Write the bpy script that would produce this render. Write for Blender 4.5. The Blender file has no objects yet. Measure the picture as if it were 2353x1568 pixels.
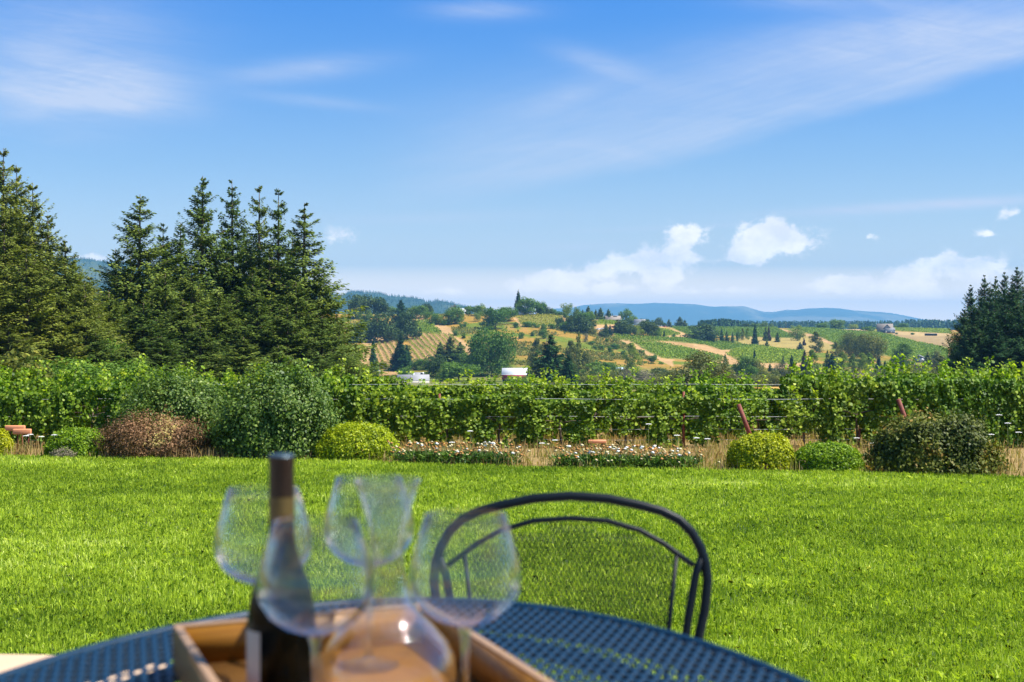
import bpy, math, random
import numpy as np
from mathutils import Vector, Matrix

S = bpy.context.scene
R = math.radians
# ------------------------------------------------------------------ camera
FPX, CX, HY, CZ = 2941.0, 1176.5, 742.0, 3.15      # focal length in photo pixels, principal column, horizon row, eye height
cam = bpy.data.cameras.new('camera'); camo = bpy.data.objects.new('camera', cam)
S.collection.objects.link(camo); S.camera = camo
camo.location = (0, 0, CZ); camo.rotation_euler = (R(90), 0, 0)
cam.sensor_width = 36; cam.lens = 45; cam.shift_y = -42 / 2353
cam.clip_start = 0.05; cam.clip_end = 60000
cam.dof.use_dof = True; cam.dof.focus_distance = 40; cam.dof.aperture_fstop = 5.6
# ------------------------------------------------------------------ sky, clouds, sun, exposure
SUN_EL, SUN_AZ = 57, 104            # azimuth clockwise from +Y (view direction): sun high on the right
EXPO = 1.0
SKY_STR = 0.10
SUN_STR = 4.6
HAZE_DENS = 0.95e-4
world = bpy.data.worlds.new('World'); S.world = world; world.use_nodes = True
wt = world.node_tree; wt.nodes.clear()
def wn(t, **k):
    n = wt.nodes.new(t)
    for a, b in k.items(): setattr(n, a, b)
    return n
def wl(a, b): wt.links.new(a, b)
def wm(op, a, b=None, c=None, clamp=False):
    n = wn('ShaderNodeMath', operation=op); n.use_clamp = clamp
    for i, v in enumerate((a, b, c)):
        if v is None: continue
        if isinstance(v, (int, float)): n.inputs[i].default_value = v
        else: wl(v, n.inputs[i])
    return n.outputs[0]
sky = wn('ShaderNodeTexSky', sky_type='NISHITA'); sky.sun_disc = False
sky.sun_elevation = R(SUN_EL); sky.sun_rotation = R(SUN_AZ)
sky.air_density = 1.0; sky.dust_density = 0.15; sky.ozone_density = 3.0; sky.altitude = 200
tc = wn('ShaderNodeTexCoord'); sep = wn('ShaderNodeSeparateXYZ'); wl(tc.outputs['Generated'], sep.inputs[0])
yy = wm('MAXIMUM', sep.outputs[1], 0.02)
U = wm('DIVIDE', sep.outputs[0], yy); V = wm('DIVIDE', sep.outputs[2], yy)       # gnomonic coordinates of the world direction around north
ahead = wm('MULTIPLY', wm('SUBTRACT', sep.outputs[1], 0.25), 4, clamp=True)
def noise(scale, detail, rough, sx=1, sy=1, dist=0, off=0, out=0, shear=0.0):
    cmb = wn('ShaderNodeCombineXYZ'); wl(wm('MULTIPLY', U, sx), cmb.inputs[0]); wl(wm('MULTIPLY', wm('SUBTRACT', V, wm('MULTIPLY', U, shear)), sy), cmb.inputs[1]); cmb.inputs[2].default_value = off
    n = wn('ShaderNodeTexNoise'); n.inputs['Scale'].default_value = scale; n.inputs['Detail'].default_value = detail
    n.inputs['Roughness'].default_value = rough; n.inputs['Distortion'].default_value = dist
    wl(cmb.outputs[0], n.inputs['Vector']); return n.outputs[out]
def px(x, y): return (x - CX) / FPX, (HY - y) / FPX
def blob(x, y, w, h, amp=1.0, tilt=0.0):
    u, v = px(x, y); du = wm('SUBTRACT', U, u); dv = wm('SUBTRACT', V, v)
    if tilt: dv = wm('SUBTRACT', dv, wm('MULTIPLY', du, tilt))
    a = wm('MULTIPLY', du, FPX / w); b = wm('MULTIPLY', dv, FPX / h)
    e = wm('ADD', wm('MULTIPLY', a, a), wm('MULTIPLY', b, b))
    return wm('MULTIPLY', wm('POWER', 2.718, wm('MULTIPLY', e, -1.0)), amp)
def total(l):
    o = l[0]
    for k in l[1:]: o = wm('ADD', o, k)
    return o
cum = total([blob(b[0], b[1], b[2] * 1.12, b[3] * 1.15, *b[4:]) for b in [(1235, 655, 60, 20), (1300, 642, 60, 20), (1410, 614, 62, 18), (1490, 600, 60, 22), (1558, 575, 48, 30), (1575, 538, 40, 18),
    (1520, 642, 46, 14), (1745, 568, 62, 34), (1765, 525, 48, 20), (1830, 548, 50, 22), (1700, 590, 40, 14),
    (1935, 650, 60, 22, 1.2), (2085, 648, 55, 28, 1.2), (2165, 603, 36, 16, 1.2), (2235, 618, 60, 28, 1.2), (1500, 668, 150, 9, .5), (2140, 675, 60, 12), (1390, 665, 40, 12), (220, 596, 40, 12),
    (1994, 541, 26, 10, .62), (2322, 489, 30, 16, .58), (2275, 538, 30, 10, .55), (1650, 668, 60, 9, .55), (1030, 672, 60, 9, .5), (790, 548, 60, 24, .42), (1860, 700, 110, 10, .4)]])
n1 = noise(46, 9, .60, 1, 1.3, .2); 
cumv = wm('ADD', cum, wm('MULTIPLY', wm('SUBTRACT', n1, .5), 3.0))
mr = wn('ShaderNodeMapRange', interpolation_type='SMOOTHSTEP'); wl(cumv, mr.inputs[0]); mr.inputs[1].default_value = .22; mr.inputs[2].default_value = .85
cumm = wm('MULTIPLY', mr.outputs[0], wm('MULTIPLY', cum, 2.6, clamp=True), clamp=True)
# long cirrus band, sharp lower edge and soft upper one
du = wm('SUBTRACT', U, px(950, 0)[0])
vc = wm('ADD', (HY - 470) / FPX, wm('ADD', wm('MULTIPLY', du, .149), wm('MULTIPLY', wm('MULTIPLY', du, du), 6.4e-5 * FPX)))
wob = wm('MULTIPLY', wm('SUBTRACT', noise(5, 4, .6, 1, 3, 0, 3), .5), .030)
dd = wm('ADD', wm('SUBTRACT', V, vc), wob)
low = wn('ShaderNodeMapRange', interpolation_type='SMOOTHSTEP'); wl(dd, low.inputs[0]); low.inputs[1].default_value = -.010; low.inputs[2].default_value = .012
upp = wn('ShaderNodeMapRange', interpolation_type='SMOOTHSTEP'); wl(dd, upp.inputs[0]); upp.inputs[1].default_value = .115; upp.inputs[2].default_value = .0
inn = wn('ShaderNodeMapRange', interpolation_type='SMOOTHSTEP'); wl(du, inn.inputs[0]); inn.inputs[1].default_value = -.06; inn.inputs[2].default_value = .10
band = wm('MULTIPLY', wm('MULTIPLY', low.outputs[0], upp.outputs[0]), inn.outputs[0])
streak = noise(9, 7, .62, .8, 4.5, .9, 7)
fib = noise(16, 9, .68, .7, 9.0, .5, 17, 0, .30); fibc = wm('MULTIPLY', wm('SUBTRACT', fib, .30), 2.6, clamp=True)
band = wm('MULTIPLY', band, wm('MULTIPLY', wm('ADD', .30, wm('MULTIPLY', streak, .95)), wm('ADD', .72, wm('MULTIPLY', fibc, .45))))
wis = total([blob(*b) for b in [(270, 232, 150, 34, .95, -.12), (330, 190, 120, 40, .55, -.1), (130, 190, 220, 110, .7), (60, 235, 120, 40, .5, -.2), (150, 60, 260, 110, .38), (700, 160, 170, 26, .55, .1), (720, 232, 150, 14, .35, -.1),
    (1110, 24, 120, 22, .55), (1390, 150, 110, 26, .45, -.3), (1300, 225, 90, 28, .4, .3), (2140, 472, 330, 13, 1.05, .06), (1620, 520, 260, 6, .35, .04), (1960, 100, 330, 60, .4, .12), (1330, 568, 120, 9, .35), (1900, 5, 200, 20, .35), (1000, 500, 260, 14, .3, .02), (2250, 90, 260, 70, .3)]])
wis = wm('MULTIPLY', wis, wm('ADD', .22, wm('MULTIPLY', noise(7, 7, .62, 1, 3.2, 1.2, 11), 1.25)))
fib2 = noise(14, 9, .70, .8, 7.0, .8, 27, 0, -.16); wis = wm('MULTIPLY', wis, wm('ADD', .65, wm('MULTIPLY', wm('MULTIPLY', wm('SUBTRACT', fib2, .30), 2.6, clamp=True), .6)))
haz = wn('ShaderNodeMapRange'); wl(V, haz.inputs[0]); haz.inputs[1].default_value = .27; haz.inputs[2].default_value = 0.0; haz.inputs[3].default_value = 0; haz.inputs[4].default_value = 1
lowveil = wm('MULTIPLY', wm('POWER', haz.outputs[0], 2.0), .66)
cir = wm('MINIMUM', wm('ADD', wm('MULTIPLY', band, .60), wm('MULTIPLY', wis, .78)), .8)
hsv = wn('ShaderNodeHueSaturation'); hsv.inputs['Saturation'].default_value = 1.12; hsv.inputs['Value'].default_value = 1.0; wl(sky.outputs[0], hsv.inputs['Color'])
gain = wn('ShaderNodeMix', data_type='RGBA', blend_type='MULTIPLY'); gain.inputs[0].default_value = 1; wl(hsv.outputs[0], gain.inputs[6])
gr = wn('ShaderNodeValToRGB'); wl(sep.outputs[2], gr.inputs[0]); ge = gr.color_ramp.elements
ge[0].position = 0; ge[0].color = (.72, .66, .66, 1); ge[1].position = 1; ge[1].color = (.55, .75, .95, 1)
for p_, c_ in ((.06, (.60, .62, .66, 1)), (.12, (.44, .58, .70, 1)), (.25, (.27, .56, .87, 1)), (.45, (.45, .62, .84, 1))): ge.new(p_).color = c_
wl(gr.outputs[0], gain.inputs[7])
def over(base, col, fac):
    m = wn('ShaderNodeMix', data_type='RGBA'); wl(fac, m.inputs[0]); wl(base, m.inputs[6]); m.inputs[7].default_value = (*col, 1); return m.outputs[2]
c0 = over(gain.outputs[2], (3.15, 3.55, 4.55), wm('MULTIPLY', lowveil, ahead))
c1 = over(c0, (3.4, 3.8, 4.7), wm('MULTIPLY', cir, ahead))
shd = noise(30, 5, .6, 1, 1.6, .1, 21)
cc = wn('ShaderNodeMix', data_type='RGBA'); wl(wm('MULTIPLY', wm('SUBTRACT', shd, .36), 4.0, clamp=True), cc.inputs[0]); cc.inputs[6].default_value = (4.6, 4.8, 5.2, 1); cc.inputs[7].default_value = (6.2, 6.1, 6.0, 1)
cm = wn('ShaderNodeMix', data_type='RGBA'); wl(wm('MULTIPLY', cumm, ahead), cm.inputs[0]); wl(c1, cm.inputs[6]); wl(cc.outputs[2], cm.inputs[7]); c2 = cm.outputs[2]
hz = wn('ShaderNodeMapRange'); wl(V, hz.inputs[0]); hz.inputs[1].default_value = .045; hz.inputs[2].default_value = 0.0
c2 = over(c2, (12.5, 9.6, 6.0), wm('MULTIPLY', wm('MULTIPLY', hz.outputs[0], 1.0), ahead))
bg = wn('ShaderNodeBackground'); bg.inputs[1].default_value = SKY_STR; wl(c2, bg.inputs[0])
wo = wn('ShaderNodeOutputWorld'); wl(bg.outputs[0], wo.inputs[0])
sl = bpy.data.lights.new('sun', 'SUN'); sl.energy = SUN_STR; sl.angle = R(.5); sl.color = (1, .95, .86)
so = bpy.data.objects.new('sun', sl); S.collection.objects.link(so)
sd = Vector((math.sin(R(SUN_AZ)) * math.cos(R(SUN_EL)), math.cos(R(SUN_AZ)) * math.cos(R(SUN_EL)), math.sin(R(SUN_EL))))
so.rotation_euler = sd.to_track_quat('Z', 'Y').to_euler()
S.view_settings.view_transform = 'Standard'; S.view_settings.look = 'None'; S.view_settings.gamma = 1; S.view_settings.exposure = EXPO
S.render.engine = 'CYCLES'
cy = S.cycles
cy.use_denoising = True; cy.denoiser = 'OPENIMAGEDENOISE'; cy.denoising_prefilter = 'ACCURATE'; cy.denoising_input_passes = 'RGB_ALBEDO_NORMAL'
cy.max_bounces = 14; cy.diffuse_bounces = 3; cy.glossy_bounces = 4; cy.transmission_bounces = 14; cy.transparent_max_bounces = 32; cy.volume_bounces = 0
cy.caustics_reflective = False; cy.caustics_refractive = False; cy.sample_clamp_indirect = 6

# ------------------------------------------------------------------ helpers
COL = S.collection
rng = np.random.default_rng(7)
random.seed(7)
def tag(o, label=None, cat=None, group=None, kind=None):
    if label: o['label'] = label
    if cat: o['category'] = cat
    if group: o['group'] = group
    if kind: o['kind'] = kind
    return o
def empty(name, loc=(0, 0, 0), rz=0):
    o = bpy.data.objects.new(name, None); COL.objects.link(o); o.location = loc; o.rotation_euler = (0, 0, rz); o.empty_display_size = .1; return o
def copy_tree(o, parent=None):
    c = o.copy(); COL.objects.link(c); c.parent = parent
    for ch in o.children: copy_tree(ch, c)
    return c
def raw_mesh(name, V_, F_, mat, K=None, attrs=None, smooth=False):
    """V_ (n,3); F_ (m,K) index array, or list of index lists"""
    me = bpy.data.meshes.new(name)
    V_ = np.asarray(V_, np.float32)
    if isinstance(F_, np.ndarray):
        m, K = F_.shape; idx = F_.astype(np.int32).ravel(); st = np.arange(m, dtype=np.int32) * K; tot = np.full(m, K, np.int32)
    else:
        tot = np.array([len(f) for f in F_], np.int32); st = np.concatenate([[0], np.cumsum(tot)[:-1]]).astype(np.int32)
        idx = np.array([i for f in F_ for i in f], np.int32); m = len(F_)
    me.vertices.add(len(V_)); me.vertices.foreach_set('co', V_.ravel())
    me.loops.add(len(idx)); me.loops.foreach_set('vertex_index', idx)
    me.polygons.add(m); me.polygons.foreach_set('loop_start', st); me.polygons.foreach_set('loop_total', tot)
    if smooth: me.polygons.foreach_set('use_smooth', np.ones(m, bool))
    me.update(calc_edges=True)
    for k, a in (attrs or {}).items():
        a = np.asarray(a, np.float32)
        if a.ndim == 1:
            at = me.attributes.new(k, 'FLOAT', 'POINT'); at.data.foreach_set('value', a)
        else:
            at = me.attributes.new(k, 'FLOAT_COLOR', 'POINT'); at.data.foreach_set('color', np.c_[a, np.ones(len(a))].astype(np.float32).ravel())
    me.materials.append(mat)
    return me
def obj(name, me, parent=None, loc=None):
    o = bpy.data.objects.new(name, me); COL.objects.link(o)
    if parent: o.parent = parent
    if loc is not None: o.location = loc
    return o
class MB:
    def __init__(s): s.v = []; s.f = []
    def add(s, v, f):
        n = len(s.v); s.v += [tuple(p) for p in v]; s.f += [[i + n for i in q] for q in f]; return s
    def box(s, c, d, rz=0):
        x, y, z = [k / 2 for k in d]; ca, sa = math.cos(rz), math.sin(rz)
        v = [(c[0] + a * x * ca - b * y * sa, c[1] + a * x * sa + b * y * ca, c[2] + e * z) for e in (-1, 1) for b in (-1, 1) for a in (-1, 1)]
        return s.add(v, [[0, 2, 3, 1], [4, 5, 7, 6], [0, 1, 5, 4], [2, 6, 7, 3], [0, 4, 6, 2], [1, 3, 7, 5]])
    def tube(s, path, rad, n=10, closed=False):
        P = [Vector(p) for p in path]; k = len(P)
        rad = rad if isinstance(rad, (list, tuple, np.ndarray)) else [rad] * k
        up = Vector((0, 0, 1)); rings = []; prev = None
        for i in range(k):
            a = P[(i - 1) % k] if (closed or i > 0) else P[i]; b = P[(i + 1) % k] if (closed or i < k - 1) else P[i]
            t = (b - a).normalized()
            if prev is None:
                u = t.cross(up)
                if u.length < .05: u = t.cross(Vector((1, 0, 0)))
            else: u = prev - t * prev.dot(t)
            u.normalize(); prev = u; w = t.cross(u)
            rings.append([P[i] + (u * math.cos(2 * math.pi * j / n) + w * math.sin(2 * math.pi * j / n)) * rad[i] for j in range(n)])
        v = [p for r in rings for p in r]; f = []
        for i in range(k if closed else k - 1):
            for j in range(n):
                a = i * n + j; b = i * n + (j + 1) % n; c = ((i + 1) % k) * n + (j + 1) % n; d = ((i + 1) % k) * n + j
                f.append([a, b, c, d])
        if not closed: f.append(list(range(n))[::-1]); f.append([(k - 1) * n + j for j in range(n)])
        return s.add(v, f)
    def lathe(s, prof, n=48, c=(0, 0, 0), a0=0, a1=2 * math.pi):
        full = abs(a1 - a0 - 2 * math.pi) < 1e-6; m = n if full else n + 1
        v = [(c[0] + r * math.cos(a0 + (a1 - a0) * j / n), c[1] + r * math.sin(a0 + (a1 - a0) * j / n), c[2] + z) for r, z in prof for j in range(m)]
        f = []
        for i in range(len(prof) - 1):
            for j in range(n):
                j2 = (j + 1) % m if full else j + 1
                f.append([i * m + j, i * m + j2, (i + 1) * m + j2, (i + 1) * m + j])
        return s.add(v, f)
    def build(s, name, mat, parent=None, smooth=False, bevel=0, loc=None, merge=False):
        me = raw_mesh(name, s.v, s.f, mat, smooth=smooth)
        if merge:
            import bmesh
            bm = bmesh.new(); bm.from_mesh(me); bmesh.ops.remove_doubles(bm, verts=bm.verts, dist=1e-5); bmesh.ops.recalc_face_normals(bm, faces=bm.faces); bm.to_mesh(me); bm.free()
            if smooth:
                for p in me.polygons: p.use_smooth = True
        o = obj(name, me, parent, loc)
        if bevel:
            b = o.modifiers.new('bevel', 'BEVEL'); b.width = bevel; b.segments = 2; b.limit_method = 'ANGLE'
        return o

# materials ---------------------------------------------------------
def mat_base(name):
    m = bpy.data.materials.new(name); m.use_nodes = True; nt = m.node_tree
    return m, nt, nt.nodes['Principled BSDF'], nt.nodes['Material Output']
def pbr(name, col, rough=.6, metal=0, noise_amt=.12, scale=8, coat=0, spec=.5, bump=0, trans=None):
    m, nt, p, out = mat_base(name)
    p.inputs['Roughness'].default_value = rough; p.inputs['Metallic'].default_value = metal
    p.inputs['Coat Weight'].default_value = coat; p.inputs['Specular IOR Level'].default_value = spec
    t = nt.nodes.new('ShaderNodeTexCoord'); n = nt.nodes.new('ShaderNodeTexNoise'); n.inputs['Scale'].default_value = scale; n.inputs['Detail'].default_value = 6
    nt.links.new(t.outputs['Object'], n.inputs['Vector'])
    mp = nt.nodes.new('ShaderNodeMapRange'); nt.links.new(n.outputs[0], mp.inputs[0]); mp.inputs[1].default_value = .3; mp.inputs[2].default_value = .7
    mp.inputs[3].default_value = 1 - noise_amt; mp.inputs[4].default_value = 1 + noise_amt
    mx = nt.nodes.new('ShaderNodeVectorMath'); mx.operation = 'SCALE'; mx.inputs[0].default_value = col; nt.links.new(mp.outputs[0], mx.inputs['Scale'])
    nt.links.new(mx.outputs[0], p.inputs['Base Color'])
    if bump:
        b = nt.nodes.new('ShaderNodeBump'); b.inputs['Strength'].default_value = bump; b.inputs['Distance'].default_value = .01; nt.links.new(n.outputs[0], b.inputs['Height']); nt.links.new(b.outputs[0], p.inputs['Normal'])
    return m
def leafmat(name, c0_, c1_, c2_=None, trans=.35, rough=.5, spec=.35, tsat=1.0, gain=1.0, var=.22):
    """leaf colour from the per-leaf random tint; thin leaves let light through"""
    m, nt, p, out = mat_base(name)
    a = nt.nodes.new('ShaderNodeAttribute'); a.attribute_name = 'tint'
    oi = nt.nodes.new('ShaderNodeObjectInfo')
    cr = nt.nodes.new('ShaderNodeValToRGB'); e = cr.color_ramp.elements
    e[0].position = 0; e[0].color = (*c0_, 1); e[1].position = 1; e[1].color = (*(c2_ or c1_), 1)
    if c2_: k = e.new(.72); k.color = (*c1_, 1)
    nt.links.new(a.outputs['Fac'], cr.inputs[0])
    hv = nt.nodes.new('ShaderNodeHueSaturation'); nt.links.new(cr.outputs[0], hv.inputs['Color'])
    mr_ = nt.nodes.new('ShaderNodeMapRange'); nt.links.new(oi.outputs['Random'], mr_.inputs[0]); mr_.inputs[3].default_value = 1 - var; mr_.inputs[4].default_value = 1 + var
    nt.links.new(mr_.outputs[0], hv.inputs['Value'])
    mh = nt.nodes.new('ShaderNodeMapRange'); nt.links.new(oi.outputs['Random'], mh.inputs[0]); mh.inputs[3].default_value = .515; mh.inputs[4].default_value = .485
    nt.links.new(mh.outputs[0], hv.inputs['Hue'])
    nt.links.new(hv.outputs[0], p.inputs['Base Color']); p.inputs['Roughness'].default_value = rough; p.inputs['Specular IOR Level'].default_value = spec
    tr = nt.nodes.new('ShaderNodeBsdfTranslucent')
    g2 = nt.nodes.new('ShaderNodeMix'); g2.data_type = 'RGBA'; g2.blend_type = 'MULTIPLY'; g2.inputs[0].default_value = 1; nt.links.new(hv.outputs[0], g2.inputs[6]); g2.inputs[7].default_value = (1.25 * tsat, 1.3 * tsat, .55, 1)
    nt.links.new(g2.outputs[2], tr.inputs[0])
    mx = nt.nodes.new('ShaderNodeMixShader'); mx.inputs[0].default_value = trans
    nt.links.new(p.outputs[0], mx.inputs[1]); nt.links.new(tr.outputs[0], mx.inputs[2]); nt.links.new(mx.outputs[0], out.inputs[0])
    return m
M = {}
M['bark'] = pbr('bark', (.11, .08, .055), .9, noise_amt=.35, scale=6)
M['greybark'] = pbr('grey_bark', (.20, .18, .15), .9, noise_amt=.3, scale=6)
M['fir'] = leafmat('fir_needles', (.038, .082, .014), (.14, .205, .030), (.28, .33, .06), .22, .6, .2)
M['firy'] = leafmat('olive_fir_needles', (.07, .11, .014), (.23, .265, .036), (.38, .38, .08), .22, .6, .2)
M['firdark'] = leafmat('dark_fir_needles', (.016, .055, .016), (.045, .115, .024), (.09, .17, .035), .15, .6, .2)
M['oakd'] = leafmat('dark_oak_leaves', (.026, .056, .010), (.058, .105, .018), (.09, .14, .025), .2, .6, .2)
M['oakb'] = leafmat('brownish_oak_leaves', (.055, .075, .018), (.11, .13, .030), (.17, .15, .05), .2, .6, .2)
M['green'] = leafmat('mid_green_leaves', (.050, .120, .012), (.11, .21, .022), (.17, .27, .03), .3, .6, .2)
M['lime'] = leafmat('lime_green_leaves', (.10, .165, .014), (.20, .28, .028), (.28, .33, .04), .3, .6, .2)
M['olive'] = leafmat('olive_leaves', (.075, .105, .016), (.17, .185, .028), (.27, .24, .035), .25, .6, .2)
M['bare'] = leafmat('grey_twigs', (.13, .12, .07), (.25, .22, .14), None, .0, .8)
M['blue'] = leafmat('blue_green_needles', (.018, .055, .035), (.035, .085, .050), None, .12, .5)
M['red'] = leafmat('rusty_needles', (.06, .045, .03), (.12, .07, .045), None, .12, .6)
M['vine'] = leafmat('grape_leaves', (.040, .105, .008), (.20, .32, .015), (.56, .66, .07), .44, .5, .25, var=.08)
M['field'] = leafmat('vineyard_leaves', (.10, .18, .008), (.19, .29, .012), (.30, .38, .02), .3, .6, .2)
M['fieldy'] = leafmat('yellowing_vineyard_leaves', (.14, .18, .018), (.25, .28, .025), (.32, .31, .04), .3, .6, .2)
M['box'] = leafmat('boxwood_leaves', (.09, .15, .006), (.52, .55, .014), (.72, .68, .03), .32, .5, .25, var=.05)
M['boxg'] = leafmat('green_boxwood_leaves', (.04, .12, .006), (.24, .38, .013), (.42, .54, .025), .32, .5, .25, var=.05)
M['lilac'] = leafmat('shrub_leaves', (.028, .080, .012), (.16, .25, .035), (.56, .60, .18), .3, .5, .35, var=.05)
M['rust'] = leafmat('rust_red_leaves', (.10, .065, .025), (.30, .17, .08), (.52, .46, .14), .2, .6, .2)
M['mixed'] = leafmat('mixed_shrub_leaves', (.040, .070, .012), (.15, .175, .022), (.40, .23, .05), .2, .55, .25, var=.05)
M['grass'] = leafmat('lawn_blades', (.11, .205, .012), (.41, .55, .045), (.68, .75, .22), .36, .6, .15)
M['dry'] = leafmat('dry_grass_blades', (.34, .21, .08), (.58, .42, .20), (.34, .34, .07), .3, .7, .2)
M['strap'] = leafmat('daisy_foliage', (.04, .11, .012), (.10, .20, .022), (.22, .32, .04), .28, .5, .3)
M['white'] = pbr('white_petals', (.80, .80, .74), .7, noise_amt=.05)
M['cream'] = pbr('cream_petals', (.62, .52, .28), .7, noise_amt=.15)
M['amber'] = pbr('faded_flower_heads', (.42, .20, .05), .8, noise_amt=.2)
M['stem'] = pbr('flower_stem', (.13, .17, .05), .7)
M['rustpost'] = pbr('rusty_red_steel', (.20, .045, .025), .7, noise_amt=.3, scale=12)
M['wire'] = pbr('galvanised_wire', (.75, .77, .77), .45, .3)
M['terracotta'] = pbr('orange_painted_wood', (.75, .30, .14), .6, noise_amt=.1)
M['navy'] = pbr('navy_powder_coat', (.003, .025, .055), .45, 0, noise_amt=.06, scale=40, coat=.0, spec=.35)
M['black'] = pbr('dark_powder_coat', (.003, .007, .011), .42, 0, noise_amt=.1, scale=40, coat=0, spec=.18)
M['cushion'] = pbr('tan_cushion_fabric', (.62, .43, .27), .9, noise_amt=.06, scale=60)
M['patio'] = pbr('patio_pavers', (.36, .33, .28), .85, noise_amt=.2, scale=3, bump=.3)
M['capsule'] = pbr('copper_brown_foil', (.018, .008, .003), .35, .3, noise_amt=.15, scale=60)
M['gold'] = pbr('dull_gold_band', (.11, .075, .02), .4, .3, noise_amt=.15, scale=60)
M['tin'] = pbr('foil_top', (.05, .08, .10), .4, .5)
M['label'] = pbr('cream_paper', (.55, .50, .40), .75, noise_amt=.04, scale=30)
M['bottle'] = pbr('dark_bottle_glass', (.003, .003, .002), .15, 0, noise_amt=0, spec=.12, coat=0)
def glassmat():
    m, nt, p, out = mat_base('clear_glass'); nt.nodes.remove(p)
    g = nt.nodes.new('ShaderNodeBsdfGlass'); g.inputs['IOR'].default_value = 1.47; g.inputs['Roughness'].default_value = 0; g.inputs['Color'].default_value = (.985, .995, .99, 1)
    t = nt.nodes.new('ShaderNodeBsdfTransparent'); t.inputs[0].default_value = (.96, .98, .975, 1)
    mx = nt.nodes.new('ShaderNodeMixShader'); mx.inputs[0].default_value = .50
    nt.links.new(g.outputs[0], mx.inputs[1]); nt.links.new(t.outputs[0], mx.inputs[2]); nt.links.new(mx.outputs[0], out.inputs[0])
    return m
M['glass'] = glassmat()
def thinglass(lo=.05):
    m, nt, p, out = mat_base('thin_clear_glass'); nt.nodes.remove(p); L = nt.links.new
    lw = nt.nodes.new('ShaderNodeFresnel'); lw.inputs[0].default_value = 1.45
    fc = nt.nodes.new('ShaderNodeLayerWeight'); fc.inputs[0].default_value = .35
    cr = nt.nodes.new('ShaderNodeValToRGB'); e = cr.color_ramp.elements; e[0].position = .45; e[0].color = (.985, .99, .988, 1); e[1].position = 1; e[1].color = (.60, .68, .64, 1); L(fc.outputs['Facing'], cr.inputs[0])
    t = nt.nodes.new('ShaderNodeBsdfTransparent'); L(cr.outputs[0], t.inputs[0])
    g = nt.nodes.new('ShaderNodeBsdfGlossy'); g.inputs['Roughness'].default_value = .01
    f = nt.nodes.new('ShaderNodeMath'); f.operation = 'MULTIPLY'; L(lw.outputs[0], f.inputs[0])
    gm = nt.nodes.new('ShaderNodeNewGeometry'); ff = nt.nodes.new('ShaderNodeMath'); ff.operation = 'SUBTRACT'; ff.inputs[0].default_value = 1.0; L(gm.outputs['Backfacing'], ff.inputs[1]); f2 = nt.nodes.new('ShaderNodeMath'); f2.operation = 'MULTIPLY'; f2.use_clamp = True; L(f.outputs[0], f2.inputs[0]); f2.inputs[1].default_value = 1.7; L(ff.outputs[0], f.inputs[1])   # inside the wall the ray leaves freely
    a = nt.nodes.new('ShaderNodeMixShader'); L(f2.outputs[0], a.inputs[0]); L(t.outputs[0], a.inputs[1]); L(g.outputs[0], a.inputs[2])
    r_ = nt.nodes.new('ShaderNodeBsdfGlass'); r_.inputs['IOR'].default_value = 1.45; r_.inputs['Roughness'].default_value = 0
    b = nt.nodes.new('ShaderNodeMixShader'); cr2 = nt.nodes.new('ShaderNodeValToRGB'); e2 = cr2.color_ramp.elements; e2[0].position = .30; e2[0].color = (lo, lo, lo, 1); e2[1].position = .85; e2[1].color = (.85, .85, .85, 1); L(fc.outputs['Facing'], cr2.inputs[0]); L(cr2.outputs[0], b.inputs[0]); L(a.outputs[0], b.inputs[1]); L(r_.outputs[0], b.inputs[2]); L(b.outputs[0], out.inputs[0])
    return m
M['thinglass'] = thinglass(); M['decanterglass'] = thinglass(.12)
def woodmat(name, c0_, c1_, rough=.5):
    m, nt, p, out = mat_base(name); p.inputs['Roughness'].default_value = rough
    t = nt.nodes.new('ShaderNodeTexCoord'); mp = nt.nodes.new('ShaderNodeMapping'); mp.inputs['Scale'].default_value = (3, 40, 40)
    n = nt.nodes.new('ShaderNodeTexNoise'); n.inputs['Scale'].default_value = 2; n.inputs['Detail'].default_value = 6; n.inputs['Distortion'].default_value = .6
    cr = nt.nodes.new('ShaderNodeValToRGB'); cr.color_ramp.elements[0].color = (*c0_, 1); cr.color_ramp.elements[1].color = (*c1_, 1); cr.color_ramp.elements[0].position = .3; cr.color_ramp.elements[1].position = .7
    nt.links.new(t.outputs['Object'], mp.inputs[0]); nt.links.new(mp.outputs[0], n.inputs['Vector']); nt.links.new(n.outputs[0], cr.inputs[0]); nt.links.new(cr.outputs[0], p.inputs['Base Color'])
    return m
M['wood'] = woodmat('tray_wood', (.24, .095, .008), (.38, .17, .015))
M['woodedge'] = woodmat('tray_edge_wood', (.28, .165, .08), (.36, .22, .12))
M['wroof'] = pbr('white_metal_roof', (.74, .74, .73), .5, noise_amt=.06, scale=.3)
M['groof'] = pbr('grey_metal_roof', (.27, .27, .28), .6, noise_amt=.08, scale=.3)
M['troof'] = pbr('taupe_shingles', (.26, .22, .18), .8, noise_amt=.1, scale=1)
M['sroof'] = pbr('grey_shingles', (.20, .20, .21), .8, noise_amt=.1, scale=1)
M['droof'] = pbr('slate_roof', (.17, .18, .19), .7, noise_amt=.1, scale=1)
M['redwall'] = pbr('barn_red_boards', (.30, .03, .05), .7, noise_amt=.15, scale=1)
M['wwall'] = pbr('white_boards', (.70, .70, .68), .7, noise_amt=.05, scale=1)
M['cwall'] = pbr('cream_wall', (.52, .48, .40), .8, noise_amt=.06, scale=1)
M['bwall'] = pbr('blue_grey_siding', (.13, .18, .25), .8, noise_amt=.08, scale=1)
M['lbwall'] = pbr('pale_blue_metal', (.40, .52, .62), .6, noise_amt=.08, scale=1)
M['dark'] = pbr('dark_wall', (.02, .025, .035), .9)
M['pane'] = pbr('window_pane', (.04, .05, .06), .1, spec=.8)
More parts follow.
